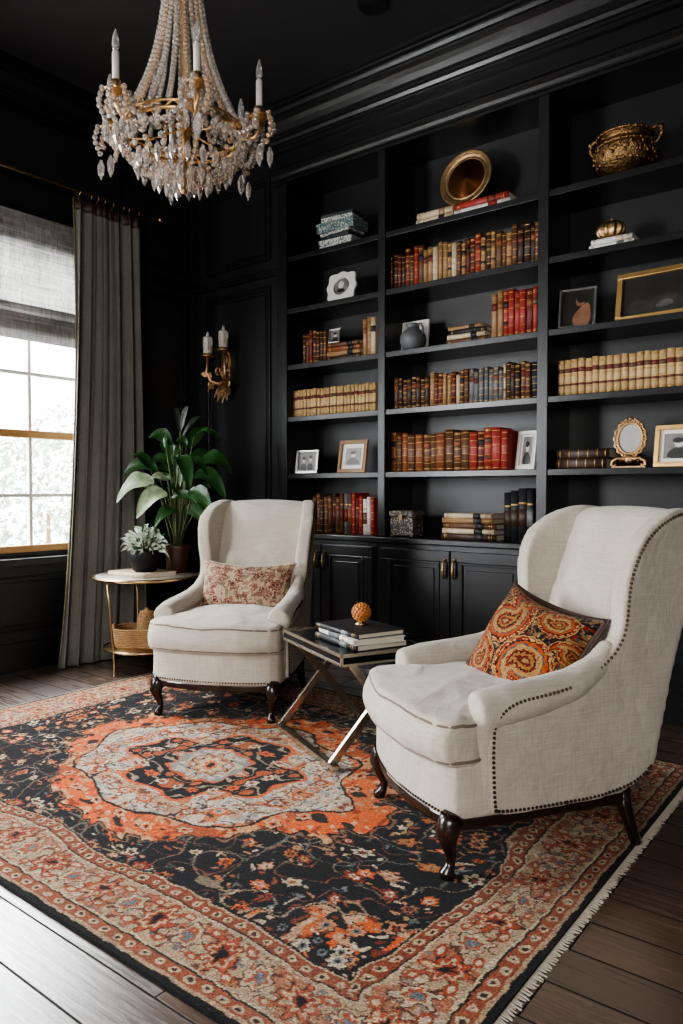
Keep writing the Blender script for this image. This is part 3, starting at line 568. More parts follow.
    e3=.48+.06*np.cos(8*th+PI)+.06*np.cos(4*th)+wob*1.4; k=rr<e3; setm(img,rr<e3+.03,(.78,.35,.16)); setm(img,k,NAVY); n3=vn(Xa,Ya,.05,51); setm(img,k&(np.abs(n3-.5)<.03),(.58,.50,.42)); setm(img,k&(n3>.76),(.64,.30,.15)); setm(img,k&(n3<.15),(.66,.60,.54))
    for i in range(5): a=PI/2*(i+.5)/5; flower(img,Xa,Ya,.29*math.cos(a),.25*math.sin(a),.024,6,((1.15,DK),(1,[CREAM,ORNG][i%2]),(.5,BRICK)))
    e4=.23+.03*np.cos(8*th)+wob*.6; setm(img,rr<e4+.02,(.70,.32,.16)); k=rr<e4; setm(img,k,(.70,.67,.61)); setm(img,k&(n2>.6),(.50,.50,.48)); setm(img,k&(n2<.2),(.66,.38,.24))
    flower(img,Xa,Ya,0,0,.080,8,((1.1,DK),(1,SALM),(.7,CREAM),(.45,ORNG),(.22,DK)))
    # border
    DX=HW-Xa; DY=HH-Ya; D=np.minimum(DX,DY)+.008*(vn(Xa,Ya,.03,60)-.5); s=np.where(DY<DX,Xa,Ya); b=D<BW
    setm(img,b,(.66,.555,.445)); nb=vn(Xa,Ya,.034,61); nb2=vn(Xa,Ya,.016,62); nb3=vn(Xa,Ya,.05,63)
    m=b&(D>.085)&(D<.240); setm(img,m,(.665,.555,.445)); setm(img,m&(nb>.68),(.60,.38,.28)); setm(img,m&(nb2<.18),(.44,.27,.21)); setm(img,m&(nb2>.88),(.40,.40,.39)); setm(img,m&(np.abs(nb3-.5)<.020),(.36,.23,.18)); setm(img,m&(nb<.18),(.74,.67,.57))
    per=.26; ph=2*PI*s/per; v=.162+.042*np.sin(ph)
    setm(img,m&(np.abs(D-v)<.006),(.32,.19,.15)); setm(img,m&(np.abs(D-(.324-v))<.005),(.46,.43,.39))
    for off,R,kk,cs in ((0,.050,8,((1.12,(.22,.14,.12)),(1,(.62,.27,.16)),(.74,(.72,.62,.49)),(.52,(.54,.21,.13)),(.28,DK))),(per/2,.038,6,((1.14,(.34,.18,.14)),(1,(.70,.63,.52)),(.66,(.61,.29,.18)),(.36,BLUE)))):
        sl=((s+off)%per)-per/2; dy=D-.162; r=np.hypot(sl*1.0,dy*.95); tt=np.arctan2(dy,sl); f=r/(R*(1+.20*np.cos(kk*tt)))+(nb2-.5)*.5
        for lim,c in cs: setm(img,m&(f<lim),c)
    for off in (per*.25,per*.75):
        sl=((s+off)%per)-per/2
        for d0 in (.112,.212): f=np.hypot(sl/.025,(D-d0)/.014)+(nb2-.5)*.4; setm(img,m&(f<1),(.57,.26,.16)); setm(img,m&(f<.5),(.74,.66,.54))
    def guard(d0,d1,base,dot,p):
        g=(D>=d0)&(D<d1); setm(img,g,base); f=np.hypot(((s)%p-p/2)/(p*.30),(D-(d0+d1)/2)/((d1-d0)*.32))+(nb2-.5)*.5; setm(img,g&(f<1),dot); setm(img,g&(f<.45),(.22,.14,.12))
    guard(.034,.072,(.54,.28,.19),(.72,.64,.52),.055); guard(.250,.290,(.50,.24,.16),(.72,.63,.50),.05)
    for d0,d1,c in ((-1,.022,(.040,.039,.045)),(.022,.034,(.64,.53,.42)),(.072,.078,(.14,.11,.11)),(.078,.085,(.72,.65,.53)),(.240,.245,(.72,.65,.53)),(.245,.250,(.14,.11,.11)),(.290,.296,(.68,.59,.47)),(.296,.304,DK)): setm(img,(D>=d0)&(D<d1),c)
    return img
RX0,RX1,RY0,RY1=-3.77,-.70,1.08,3.30
RHW,RHH=(RX1-RX0)/2,(RY1-RY0)/2; RT=.010
qx,qy=500,362
q=rug_image(qx,qy,RHW,RHH); full=np.concatenate([q[:,:0:-1],q],1); full=np.concatenate([full[:0:-1],full],0); ny_,nx_=full.shape[:2]
gx,gy=np.meshgrid(np.linspace(-RHW,RHW,nx_),np.linspace(-RHH,RHH,ny_)); rg=np.random.default_rng(3)
# hand-knotted irregularity: shift the drawing a little everywhere, the medallion sits off centre
ddx=.10*(vn(gx,gy,.32,75)-.5)+.018*(vn(gx,gy,.05,76)-.5)+.004*(rg.random(gx.shape)-.5); ddy=.10*(vn(gx,gy,.32,77)-.5)+.018*(vn(gx,gy,.05,78)-.5)+.004*(rg.random(gx.shape)-.5)
fall=np.clip(1-((np.abs(gx)/1.22)**2.2+(np.abs(gy)/.80)**2.2),0,1)**.6
ddx+=.09*fall; ddy+=.10*fall
edge=np.clip(np.minimum(RHW-np.abs(gx),RHH-np.abs(gy))/.34,0,1)**1.1; ddx*=edge; ddy*=edge
ixx=np.clip(np.round((gx+ddx+RHW)/(2*RHW)*(nx_-1)).astype(int),0,nx_-1); iyy=np.clip(np.round((gy+ddy+RHH)/(2*RHH)*(ny_-1)).astype(int),0,ny_-1)
full=full[iyy,ixx]
lum=full.mean(-1,keepdims=True)
w0=.65*(vn(gx,gy,.25,71)*.45+vn(gx,gy,.07,72)*.30+vn(gx*.25,gy*2.5,.06,73)*.25)
wear=(np.clip(w0-.17,0,.42))[...,None]*np.clip(lum*2.2,.10,1)
full=full*(1-wear)+np.array((.56,.505,.44))*wear
full=np.clip(full*(.93+.16*rg.standard_normal((ny_,nx_,1))+.05*rg.standard_normal((ny_,nx_,3))),0,1)
def grid_mesh(name,co,col,nx,ny,mt):
    me=bpy.data.meshes.new(name); n=nx*ny; idx=np.arange(n).reshape(ny,nx)
    f=np.stack([idx[:-1,:-1],idx[:-1,1:],idx[1:,1:],idx[1:,:-1]],-1).reshape(-1,4)
    me.vertices.add(n); me.vertices.foreach_set('co',co.astype(np.float32).ravel()); me.loops.add(f.size); me.loops.foreach_set('vertex_index',f.astype(np.int32).ravel())
    me.polygons.add(len(f)); me.polygons.foreach_set('loop_start',np.arange(0,f.size,4,dtype=np.int32)); me.polygons.foreach_set('loop_total',np.full(len(f),4,np.int32))
    me.update(calc_edges=True); me.validate()
    at=me.color_attributes.new('Col','FLOAT_COLOR','POINT'); c=np.ones((n,4),np.float32); c[:,:3]=lin(col.reshape(-1,3)); at.data.foreach_set('color',c.ravel())
    me.polygons.foreach_set('use_smooth',np.ones(len(f),bool)); me.materials.append(mt); return me
RUG=thing('rug','large worn Persian rug in black, orange and cream under both armchairs','rug',((RX0+RX1)/2,(RY0+RY1)/2,0))
zz=RT-.0016*rg.random((ny_,nx_)); zz[0,:]=zz[-1,:]=zz[:,0]=zz[:,-1]=.0005
o=bpy.data.objects.new('pile',grid_mesh('pile',np.stack([gx,gy,zz],-1),full,nx_,ny_,M['rug'])); COLL.objects.link(o); o.parent=RUG
for s in (-1,1):
    m=MB(); k=360
    for i in range(k):
        y=-RHH+.006+(2*RHH-.012)*i/(k-1); L=random.uniform(.014,.026); dy=random.uniform(-.007,.007)
        m.tube([(s*(RHW-.004),y,.005),(s*(RHW+.008),y+dy*.4,.004),(s*(RHW+L),y+dy,.002)],[.0032,.0030,.002],4,cap=False)
    f=m.build('fringe',M['fringe'],RUG); f['kind']='stuff'
# ------------------------------------------------------------------ wing chairs
CSC=.95
CH=thing('wing_armchair','cream linen wing armchair on the left, holding rose floral lumbar pillow','armchair',(-2.925,2.863,RT),math.radians(25),'pair of wing armchairs')
CH.scale=(CSC,CSC,CSC)
SO=[(-.255,.185),(.36,.185),(.41,.42),(.505,.78),(.595,1.03),(.605,1.10),(.55,1.138),(.45,1.138),(.35,1.10),(.275,1.04),(.235,.96),(.22,.88),(.222,.79),(.215,.72),(.17,.655),(.06,.60),(-.08,.578),(-.20,.565),(-.265,.52),(-.278,.43),(-.275,.31),(-.27,.22)]
SOs=chaikin(SO,2); SK=-.088
def shear(s): S=Matrix(); S[0][1]=SK; return (Matrix.Diagonal((s,1,1,1)))@S
LIN=M['linen']
def wrk(p,sc): v=noise.noise(p*sc); return 1-abs(v)*2
def cushion_fn(co):
    x,y,z=co
    if z>.40: z+=.040*max(0,1-(x/.37)**2)*max(0,1-((y+.1)/.40)**2)
    p=Vector((x,y,z)); k=min(1,max(0,(z-.37)/.05))
    d=noise.noise(p*5)*.010+noise.noise(p*13)*.0035+ .006*max(0,wrk(Vector((x*1.0+y*.5,y*1.0-x*.4,z*.6)),5))**3
    if y<-.34: y-=.020*math.sin(PI*min(1,max(0,(z-.36)/.12)))+.008*noise.noise(Vector((x*7,1,z*4)))
    return Vector((x+d*.3,y+d*.5,z+d*k))
def back_fn(co):
    x,y,z=co
    if y<.24+.30*(z-.4)+.07: y-=.040*max(0,1-(x/.28)**2)*min(1,max(0,(1.12-z)/.1))
    y+=noise.noise(Vector((x*5,2,z*5)))*.009+.006*max(0,wrk(Vector((x*.6,3,z*1.2)),6))**3
    z+=.016*max(0,1-(x/.28)**2)*max(0,min(1,(z-1.0)/.1))
    return Vector((x,y,z))
def wob(co): n=noise.noise(co*8)*.005; return Vector((co.x+n,co.y,co.z+n*.5))
def flare(y,z): return .050*max(0,(z-.64)/.46)*max(0,min(1,(.54-y)/.28))
def wing_fn(s):
    def f(co): c=wob(co); c.x+=s*flare(c.y,c.z); return c
    return f
RAIL=[(-.36,-.33),(-.35,-.39),(-.22,-.435),(0,-.462),(.22,-.435),(.35,-.39),(.36,-.33),(.345,-.1),(.315,.37),(-.315,.37),(-.345,-.1)]
m=MB(); m.prism(chaikin(RAIL,1),'z',.185,.375); soft(m,'seat_rail',LIN,CH,.013,6,wob)
m=MB(); m.prism([(x*.985,y*.985) for x,y in chaikin(RAIL,1)],'z',.155,.194); m.build('base_moulding',M['leg'],CH,bev=.008)
TC=[(-.34,-.27),(-.368,-.33),(-.362,-.42),(-.22,-.468),(0,-.495),(.22,-.468),(.362,-.42),(.368,-.33),(.34,-.27),(.285,-.25),(.258,.28),(-.258,.28),(-.285,-.25)]
m=MB(); m.prism(chaikin(TC,1),'z',.352,.500); cu=soft(m,'seat_cushion',LIN,CH,.012,6,cushion_fn)
tc=chaikin(TC,2); cl=[(x*.992,y*.992) for x,y in tc]
for zp in (.482,.372):
    m=MB(); m.tube([cushion_fn(Vector((x,y,zp))) for x,y in cl],.0060,6,True); m.build('piping',M['piping'],cu)
m=MB(); m.prism([(.225,.40),(.28,.60),(.335,.80),(.41,1.0),(.445,1.09),(.485,1.125),(.55,1.122),(.590,1.07),(.505,.8),(.395,.40)],'x',-.285,.285); soft(m,'backrest',LIN,CH,.014,7,back_fn)
for s in (-1,1):
    m=MB(); m.M=shear(s); m.prism(SOs,'x',.272,.350); soft(m,'wing',LIN,CH,.012,5,wing_fn(s))
    m=MB(); m.M=Matrix.Diagonal((s,1,1,1))
    m.tube([(.325,-.300,.510),(.328,-.20,.528),(.322,-.08,.544),(.311,.05,.570),(.300,.15,.620),(.296,.205,.69)],[.064,.066,.062,.055,.044,.03],16)
    m.tube([(.315,-.268,.23),(.317,-.268,.38),(.323,-.270,.50)],[.046,.049,.058],12); soft(m,'arm',LIN,CH,.012,6,wob)
    nm=MB(); path=chaikin(SO,3); pl=[Vector((p[0],p[1],0)) for p in path]; acc=0; N=len(pl)
    for i in range(N):
        a=pl[i]; b=pl[(i+1)%N]; L=(b-a).length; tn=(b-a).normalized(); inn=Vector((-tn.y,tn.x,0)); d=acc
        while d<L:
            p=a+tn*d+inn*.016
            if not (p.x>.36 and p.y<1.0):
                xo=.351+SK*p.x+flare(p.x,p.y)
                if p.x<.02 and p.y>.48: xo=max(xo,.326+math.sqrt(max(0,.064**2-(p.y-.532)**2))-.001)
                nm.bead((s*xo,p.x,p.y),.0060)
            d+=.0155
        acc=d-L
    no=nm.build('nailhead_trim',M['nail'],CH); no['kind']='stuff'
    L=MB(); L.tube([(s*.315,-.365,.195),(s*.322,-.382,.168),(s*.328,-.392,.136),(s*.322,-.385,.100),(s*.312,-.372,.06),(s*.312,-.378,.03),(s*.318,-.39,.014),(s*.318,-.39,0)],[.040,.040,.034,.023,.016,.017,.025,.022],14); L.build('leg',M['leg'],CH)
    L=MB(); L.tube([(s*.275,.27,.195),(s*.278,.28,.14),(s*.284,.30,.07),(s*.288,.325,0)],[.030,.026,.021,.019],10); L.build('leg',M['leg'],CH)
    n2=MB()
    for i in range(24): 
        t=i/23; x=.35*t; y=-.462+.055*(t**2); n2.bead((s*x,y+.008,.207),.005)
    n2=n2.build('nailhead_trim',M['nail'],CH); n2['kind']='stuff'
CH2=copy_tree(CH); CH2.location=(-1.108,2.376,RT); CH2.rotation_euler.z=math.radians(-36)
CH2['label']='cream linen wing armchair on the right, nearest, holding paisley pillow'
# ------------------------------------------------------------------ pillows
def pillow(label,w,h,t,img,loc,R3,trim,name='throw_pillow',nx=150,ny=120):
    r=thing(name,label,'pillow',loc); r.rotation_euler=R3.to_euler()
    u,v=np.meshgrid(np.linspace(-1,1,nx),np.linspace(-1,1,ny))
    pinch=1-.07*(1-np.abs(v)**2)*(np.abs(u)**3); pv=1-.07*(1-np.abs(u)**2)*(np.abs(v)**3)
    px=u*w/2*pinch; pz=v*h/2*pv-.02*(1-u**2)*(v>0)*v; prof=(np.clip(1-np.abs(u)**2.6,0,1)*np.clip(1-np.abs(v)**2.6,0,1))**.55
    wr=.016*(vn(px,pz,.07,9)-.5)*prof
    for nmn,sg,im in (('front_panel',-1,img),('back_panel',1,img[:,::-1])):
        y=sg*(t/2*prof+.002)+wr; o=bpy.data.objects.new(nmn,grid_mesh(nmn,np.stack([px,y,pz],-1),im,nx,ny,M['pillow'])); COLL.objects.link(o); o.parent=r
    e=[(px[0,i],0,pz[0,i]) for i in range(0,nx,3)]+[(px[i,-1],0,pz[i,-1]) for i in range(0,ny,3)]+[(px[-1,i],0,pz[-1,i]) for i in range(nx-1,-1,-3)]+[(px[i,0],0,pz[i,0]) for i in range(ny-1,-1,-3)]
    m=MB(); m.tube(e,.0085 if trim=='fringe' else .0055,6,True); 
    if trim=='fringe':
        for k in range(0,len(e),1):
            p=Vector(e[k]); d=p.normalized(); m.tube([p,p+d*.020],[.0045,.003],4,cap=False)
    m.build('edge_trim',BM['dark brown'] if trim=='fringe' else BM['cream'],r)
    return r
def paisley_img(nx,ny):
    u,v=np.meshgrid(np.linspace(-1,1,nx),np.linspace(-1,1,ny)); img=np.zeros((ny,nx,3)); img[:]=(.12,.07,.06)
    n=vn(u,v,.09,81); n2=vn(u,v,.045,84); n6=vn(u,v,.03,86); setm(img,n>.60,(.44,.11,.055)); setm(img,n<.26,(.46,.34,.20)); setm(img,n2>.78,(.58,.48,.33)); setm(img,n6<.22,(.22,.30,.29)); setm(img,np.abs(vn(u,v,.15,82)-.5)<.05,(.50,.36,.22))
    rgp=np.random.default_rng(5)
    for i in range(40): flower(img,u,v,rgp.uniform(-1,1),rgp.uniform(-1,1),rgp.uniform(.025,.055),6,((1.2,DK),(1,[(.54,.18,.08),(.58,.46,.30),(.24,.33,.32)][i%3]),(.5,(.2,.12,.08))))
    for (cx,cy,R,a0,sg) in ((-.40,.22,.44,.2,1),(.42,-.30,.44,2.9,1),(.55,.62,.27,-2.4,-1),(-.55,-.66,.28,.3,1),(.97,.15,.18,1.5,1),(-.08,.95,.18,3,1),(-.98,-.15,.18,1.2,-1)):
        d=np.full(u.shape,9.)
        for k in range(24):
            t=k/23; a=a0+sg*2.1*t; x=cx+R*2.0*t*math.cos(a); y=cy+R*2.0*t*math.sin(a); d=np.minimum(d,np.hypot(u-x,v-y)-R*(1-t)**.85)
        f=d/R+(n2-.5)*.10+(n6-.5)*.08
        for lim,c in ((.12,(.10,.065,.06)),(.07,(.60,.47,.29)),(.0,(.44,.10,.05)),(-.14,(.11,.07,.06)),(-.19,(.60,.26,.10)),(-.32,(.18,.26,.26)),(-.37,(.58,.45,.28)),(-.52,(.42,.09,.05)),(-.62,(.13,.085,.07)),(-.68,(.54,.36,.18)),(-.80,(.34,.10,.06)),(-.9,(.54,.43,.28))): setm(img,f<lim,c)
        setm(img,(np.abs(f+.07)<.04)&(n6>.5),(.68,.54,.36)); setm(img,(np.abs(f+.45)<.05)&(n6>.55),(.60,.46,.28)); setm(img,(np.abs(f+.57)<.04)&(n6<.45),(.60,.46,.28))
    return np.clip(img*(.95+.13*rgp.standard_normal((ny,nx,1))),0,1)
def floral_img(nx,ny):
    u,v=np.meshgrid(np.linspace(-1.9,1.9,nx),np.linspace(-1,1,ny)); img=np.zeros((ny,nx,3)); img[:]=(.66,.56,.47); rgp=np.random.default_rng(8)
    n=vn(u,v,.20,91); n2=vn(u,v,.09,93); setm(img,n>.62,(.52,.37,.32)); setm(img,np.abs(vn(u,v,.24,92)-.5)<.045,(.36,.26,.22)); setm(img,n<.26,(.47,.42,.34))
    for i in range(40): flower(img,u+.16*(n2-.5),v+.16*(n-.5),rgp.uniform(-1.9,1.9),rgp.uniform(-1,1),rgp.uniform(.08,.19),6,((1.15,(.70,.60,.51)),(1,[(.40,.20,.17),(.50,.30,.25),(.36,.23,.20)][i%3]),(.6,(.62,.48,.41)),(.35,(.32,.16,.14))),rgp.uniform(0,6))
    setm(img,n2>.80,(.68,.59,.50))
    return np.clip(img*(.96+.10*rgp.standard_normal((ny,nx,1))),0,1)
def chair_pt(ch,l): return Matrix.Translation(ch.location)@Matrix.Rotation(ch.rotation_euler.z,4,'Z')@(Vector(l)*CSC)
def prot(z,x,y): return Matrix.Rotation(math.radians(z),3,'Z')@Matrix.Rotation(math.radians(x),3,'X')@Matrix.Rotation(math.radians(y),3,'Y')
p=chair_pt(CH,(.005,.115,.625)); pillow('rose and beige floral lumbar pillow leaning in left armchair',.53,.30,.16,floral_img(170,100),p,prot(25+4,-20,1),'cream',nx=170,ny=100)
p=chair_pt(CH2,(.045,.055,.632)); pillow('fringed red and gold paisley pillow slouched in right armchair',.43,.37,.18,paisley_img(230,200),p,prot(-18,-32,11),'fringe',nx=230,ny=200)
# ------------------------------------------------------------------ small table between the chairs
TZ=.49
TB=thing('accent_table','small black-topped metal table with crossed legs between the armchairs','table',(-2.01,2.655,RT),math.radians(-26)); a,b=.315,.20
h0,h1=TZ-.045-RT,TZ-RT
m=MB(); m.box(-a+.004,a-.004,-b+.004,b-.004,h0,h1-.006); m.build('tabletop',M['glassblack'],TB)
m=MB()
for z0,z1 in ((h1-.012,h1),(h0-.004,h0+.006)):
    m.box(-a,a,-b,-b+.008,z0,z1); m.box(-a,a,b-.008,b,z0,z1); m.box(-a,-a+.008,-b+.008,b-.008,z0,z1); m.box(a-.008,a,-b+.008,b-.008,z0,z1)
for sx in (-1,1):
    for sy in (-1,1): m.box(sx*a-(.010 if sx>0 else 0),sx*a+(.010 if sx<0 else 0),sy*b-(.010 if sy>0 else 0),sy*b+(.010 if sy<0 else 0),h0,h1)
m.build('rim',M['champ'],TB)
for s in (-1,1):
    for k in (-1,1):
        xx=s*(a-.03)-(.016*k); m=MB(); m.bar((xx-.03,-k*.21,.012),(xx,k*.15,h0),.018,.034,(0,1,0)); m.build('leg',M['champ'],TB,bev=.002)
for k in (-1,1):
    m=MB(); m.box(-a-.02,a-.03,k*.21-.017,k*.21+.017,0,.026); m.build('stretcher',M['champ'],TB,bev=.002)
def tbl(l): return Matrix.Translation(TB.location)@Matrix.Rotation(TB.rotation_euler.z,4,'Z')@Vector(l)
zt=TZ-.006
for (L,d,t,c,l,rz,dx,dy,st_,lb_) in ((.36,.26,.026,'black','bottom black book of the stack on the accent table',-22,.085,-.12,2,'grey'),(.35,.25,.024,'white','pale middle book of the stack on the accent table',-27,.09,-.12,4,'grey'),(.34,.245,.022,'black','black top book on accent table, beneath the amber ornament',-20,.095,-.12,2,'grey')):
    q_=tbl((dx,dy,0)); flat(0,0,0,0,t,d,c,l,rot=math.radians(rz),loc=(q_.x,q_.y,zt),L=L,lab=lb_,style=st_,group='books stacked on the accent table'); zt+=t
q_=tbl((.07,.02,0)); r=thing('cone_ornament','amber orange pine cone shaped ball on the accent table books','ornament',(q_.x,q_.y,zt))
m=MB(); m.lathe([(0,0),(.026,0),(.028,.006),(.014,.012),(.012,.018),(0,.02)],16); m.build('base',M['brass'],r)
m=MB(); m.ball((0,0,.055),.039,14)
for k in range(90):
    zf=1-2*(k+.5)/90; a_=k*2.39996; rr_=math.sqrt(1-zf*zf); m.bead((.039*rr_*math.cos(a_),.039*rr_*math.sin(a_),.055+.039*zf),.0066)
m.build('ball',M['amber'],r)
# ------------------------------------------------------------------ round side table
TX,TY,TH=-3.94,3.03,.607
ST=thing('side_table','round two-tier brass side table beside the curtain','table',(TX,TY,0))
m=MB(); m.lathe([(0,TH-.022),(.32,TH-.022),(.325,TH-.012),(.32,TH),(0,TH)],48); m.build('tabletop',M['palestone'],ST)
m=MB(); m.tube([(.33*math.cos(2*PI*k/48),.33*math.sin(2*PI*k/48),TH-.012) for k in range(48)],.012,8,True); m.build('rim',M['brass'],ST)
m=MB(); m.lathe([(0,.135),(.262,.135),(.268,.142),(.262,.15),(0,.15)],40); m.build('lower_shelf',M['brass'],ST)
m=MB(); m.tube([(.275*math.cos(2*PI*k/48),.275*math.sin(2*PI*k/48),.146) for k in range(48)],.008,8,True); m.build('lower_ring',M['brass'],ST)
for k in range(3):
    a_=math.radians(60+120*k-25); c,s=math.cos(a_),math.sin(a_)
    m=MB(); m.tube([(c*.318,s*.318,TH-.02),(c*.310,s*.310,.45),(c*.292,s*.292,.28),(c*.278,s*.278,.146),(c*.272,s*.272,.06),(c*.272,s*.272,0.0)],.0075,8); m.build('leg',M['brass'],ST)
flat(0,0,0,0,.028,.26,'cream','large pale book lying on side table under small plant',loc=(TX+.03,TY-.19,TH),L=.36,lab='white',style=0,group='books on the side table')
def basket(label,loc,rx,ry,h,rz,handles):
    r=thing('basket',label,'basket',loc,rz); m=MB(); n=44
    for lv in range(int(h/.012)):
        z=.007+lv*.012; m.tube([(rx*(1+.1*z/h)*math.copysign(abs(math.cos(2*PI*k/n))**.6,math.cos(2*PI*k/n))+ (.0025 if (k+lv)%2 else -.0025)*math.cos(2*PI*k/n),ry*(1+.1*z/h)*math.copysign(abs(math.sin(2*PI*k/n))**.6,math.sin(2*PI*k/n)),z) for k in range(n)],.0068,5,True)
    m.prism([(rx*.95*math.copysign(abs(math.cos(2*PI*k/n))**.6,math.cos(2*PI*k/n)),ry*.95*math.copysign(abs(math.sin(2*PI*k/n))**.6,math.sin(2*PI*k/n))) for k in range(n)],'z',.001,.012); m.build('body',M['wicker'],r)
    if handles:
        for s in (-1,1):
            m=MB(); m.tube([(s*rx*1.06,-.035,h-.02),(s*rx*1.14,-.025,h+.012),(s*rx*1.14,.025,h+.012),(s*rx*1.06,.035,h-.02)],.006,6); m.build('handle',M['wicker'],r)
basket('wide brown wicker basket on the side table lower shelf',(TX,TY-.02,.15),.175,.12,.12,.65,True)
r=thing('wicker_jar','small brown wicker jar standing inside the basket under side table','jar',(TX+.02,TY-.02,.163)); m=MB()
for lv in range(15):
    z=.008+lv*.013; q2=.045+.012*math.sin(PI*lv/15); m.tube([(q2*math.cos(2*PI*k/20),q2*math.sin(2*PI*k/20),z) for k in range(20)],.0072,5,True)
m.lathe([(0,0),(.043,0),(.05,.1),(.043,.19),(0,.19)],20); m.build('body',M['wicker'],r); m=MB(); m.lathe([(0,.196),(.047,.196),(.045,.21),(.012,.218),(.012,.23),(0,.232)],20); m.build('lid',M['wicker'],r)
# ------------------------------------------------------------------ plants
def leaf(m,base,tip,wd,droop=.25,fold=.25,n=8,nh=(0,0,1),pw=1.0,wave=0):
    base=Vector(base); tip=Vector(tip); d=tip-base; L=d.length; side=d.cross(Vector(nh))
    if side.length<1e-4: side=d.cross(Vector((1,0,.3)))
    side.normalize(); up=side.cross(d).normalized(); vs=[];fs=[]
    lift=Vector((0,0,1)); w0_=random.uniform(0,6)
    for i in range(n+1):
        t=i/n; wv=wave*math.sin(t*9+w0_); p=base+d*t+lift*(droop*L*(math.sin(PI*t)*.6-.35*max(0,t-.6)**2*4)); w_=wd*math.sin(PI*min(1,t**.75*.97+.03))**pw
        vs+=[p-side*w_+up*(fold*w_+wv*w_),p-side*w_*.5+up*fold*w_*.35,p,p+side*w_*.5+up*fold*w_*.35,p+side*w_+up*(fold*w_-wv*w_)]
    for i in range(n):
        for j in range(4): fs.append((i*5+j,i*5+j+1,(i+1)*5+j+1,(i+1)*5+j))
    m.add(vs,fs,True)
PX,PY=TX+.075,TY+.185
PL=thing('potted_plant','tall leafy plant in dark red pot at back of side table','plant',(PX,PY,TH))
m=MB(); m.lathe([(0,0),(.062,0),(.068,.01),(.078,.12),(.088,.165),(.092,.18),(.084,.182),(.078,.165),(0,.16)],28); m.build('pot',M['potbrown'],PL)
m=MB(); m.lathe([(0,.158),(.079,.160),(.079,.168),(0,.172)],20); m.build('soil',M['soil'],PL)
PB=Vector((PX,PY,TH))
fol=MB(); fov=MB(); fod=MB(); stm=MB()
tocam=Vector((.61,-.76,.25)).normalized()
LV=[(194,436,221,440,.052,-.10,0),(172,444,148,436,.048,.05,0),(200,460,232,472,.060,.0,0),(194,474,226,496,.058,-.12,0),(188,448,206,430,.046,.18,0),(190,490,212,514,.052,-.15,0),(174,468,144,464,.054,.10,0),(154,482,116,500,.068,-.10,1),(158,470,122,474,.056,.05,0),(166,492,136,516,.060,-.16,1),(158,488,124,486,.045,.12,1),(150,468,132,454,.040,.0,0),(188,500,215,492,.050,.12,0),(176,462,160,442,.042,.15,0),(180,432,173,406,.020,.1,2),(181,430,189,404,.018,.0,2),(182,438,206,416,.020,.05,2),(184,508,208,526,.042,-.05,0),(176,510,154,526,.042,-.15,0),(188,466,216,456,.048,.16,0),(180,456,190,488,.05,-.2,0)]
for k in range(18):
    a_=random.uniform(0,2*PI); cx_=182+random.uniform(-18,22); cy_=474+random.uniform(-28,34); LV.append((cx_,cy_,cx_+random.uniform(18,28)*math.cos(a_),cy_+6+random.uniform(14,24)*math.sin(a_),random.uniform(.022,.04),random.uniform(-.12,.25),0 if k%6 else 1))
for (bx,by,tx,ty,wd,dz,kind) in LV:
    d0=4.93; bpt=at_d(bx,by,d0+dz*.3)-PB; tpt=at_d(tx,ty,d0+dz*.8)-PB
    nh=(tocam+Vector((random.uniform(-.8,.8),random.uniform(-.5,.5),random.uniform(-.2,1.1)))).normalized()
    leaf((fol,fov,fod)[kind],bpt,tpt,wd*1.05,.34,.28,12,nh,.66 if kind<2 else 1,.14)
    root=Vector((random.uniform(-.025,.025),random.uniform(-.025,.025),.165)); mid_=root.lerp(bpt,.55)+Vector((random.uniform(-.02,.02),0,.03)); stm.tube([root,mid_,bpt],[.007,.006,.004],6)
fol.build('foliage',M['leaf'],PL,fixn=False); fov.build('variegated_foliage',M['leafv'],PL,fixn=False); fod.build('dark_foliage',M['leafd'],PL,fixn=False); stm.build('stem',M['stem'],PL)
SPL=thing('potted_plant','small bushy whitish-green plant in black pot on the side table book','plant',(TX+.07,TY-.07,TH+.028))
m=MB(); m.lathe([(0,0),(.06,0),(.075,.012),(.098,.07),(.103,.13),(.098,.14),(.09,.13),(0,.12)],28); m.build('pot',M['potblack'],SPL)
m=MB(); m.lathe([(0,.118),(.093,.12),(.093,.127),(0,.13)],20); m.build('soil',M['soil'],SPL)
f1=MB(); f2=MB()
for k in range(320):
    a_=random.uniform(0,2*PI); el=random.uniform(-.3,1.5); R=random.uniform(.08,.195); dr=Vector((math.cos(a_)*math.cos(el),math.sin(a_)*math.cos(el),math.sin(el)*.85)); p=Vector((0,0,.155))+dr*R*.65; e=p+(dr+Vector((random.uniform(-.7,.7),random.uniform(-.7,.7),random.uniform(-.6,.5)))).normalized()*random.uniform(.035,.065)
    leaf(f1 if k%5 else f2,p,e,random.uniform(.008,.014),.2,.25,4,(random.uniform(-1,1),random.uniform(-1,1),random.uniform(-.5,1)))
f1.build('pale_foliage',M['petal'],SPL,fixn=False); f2.build('foliage',M['leaf'],SPL,fixn=False)
m=MB()
for k in range(16): a_=k*.45; m.tube([(.02*math.cos(a_),.02*math.sin(a_),.125),(.06*math.cos(a_),.06*math.sin(a_),.22)],.003,5)
m.build('stem',M['stem'],SPL)
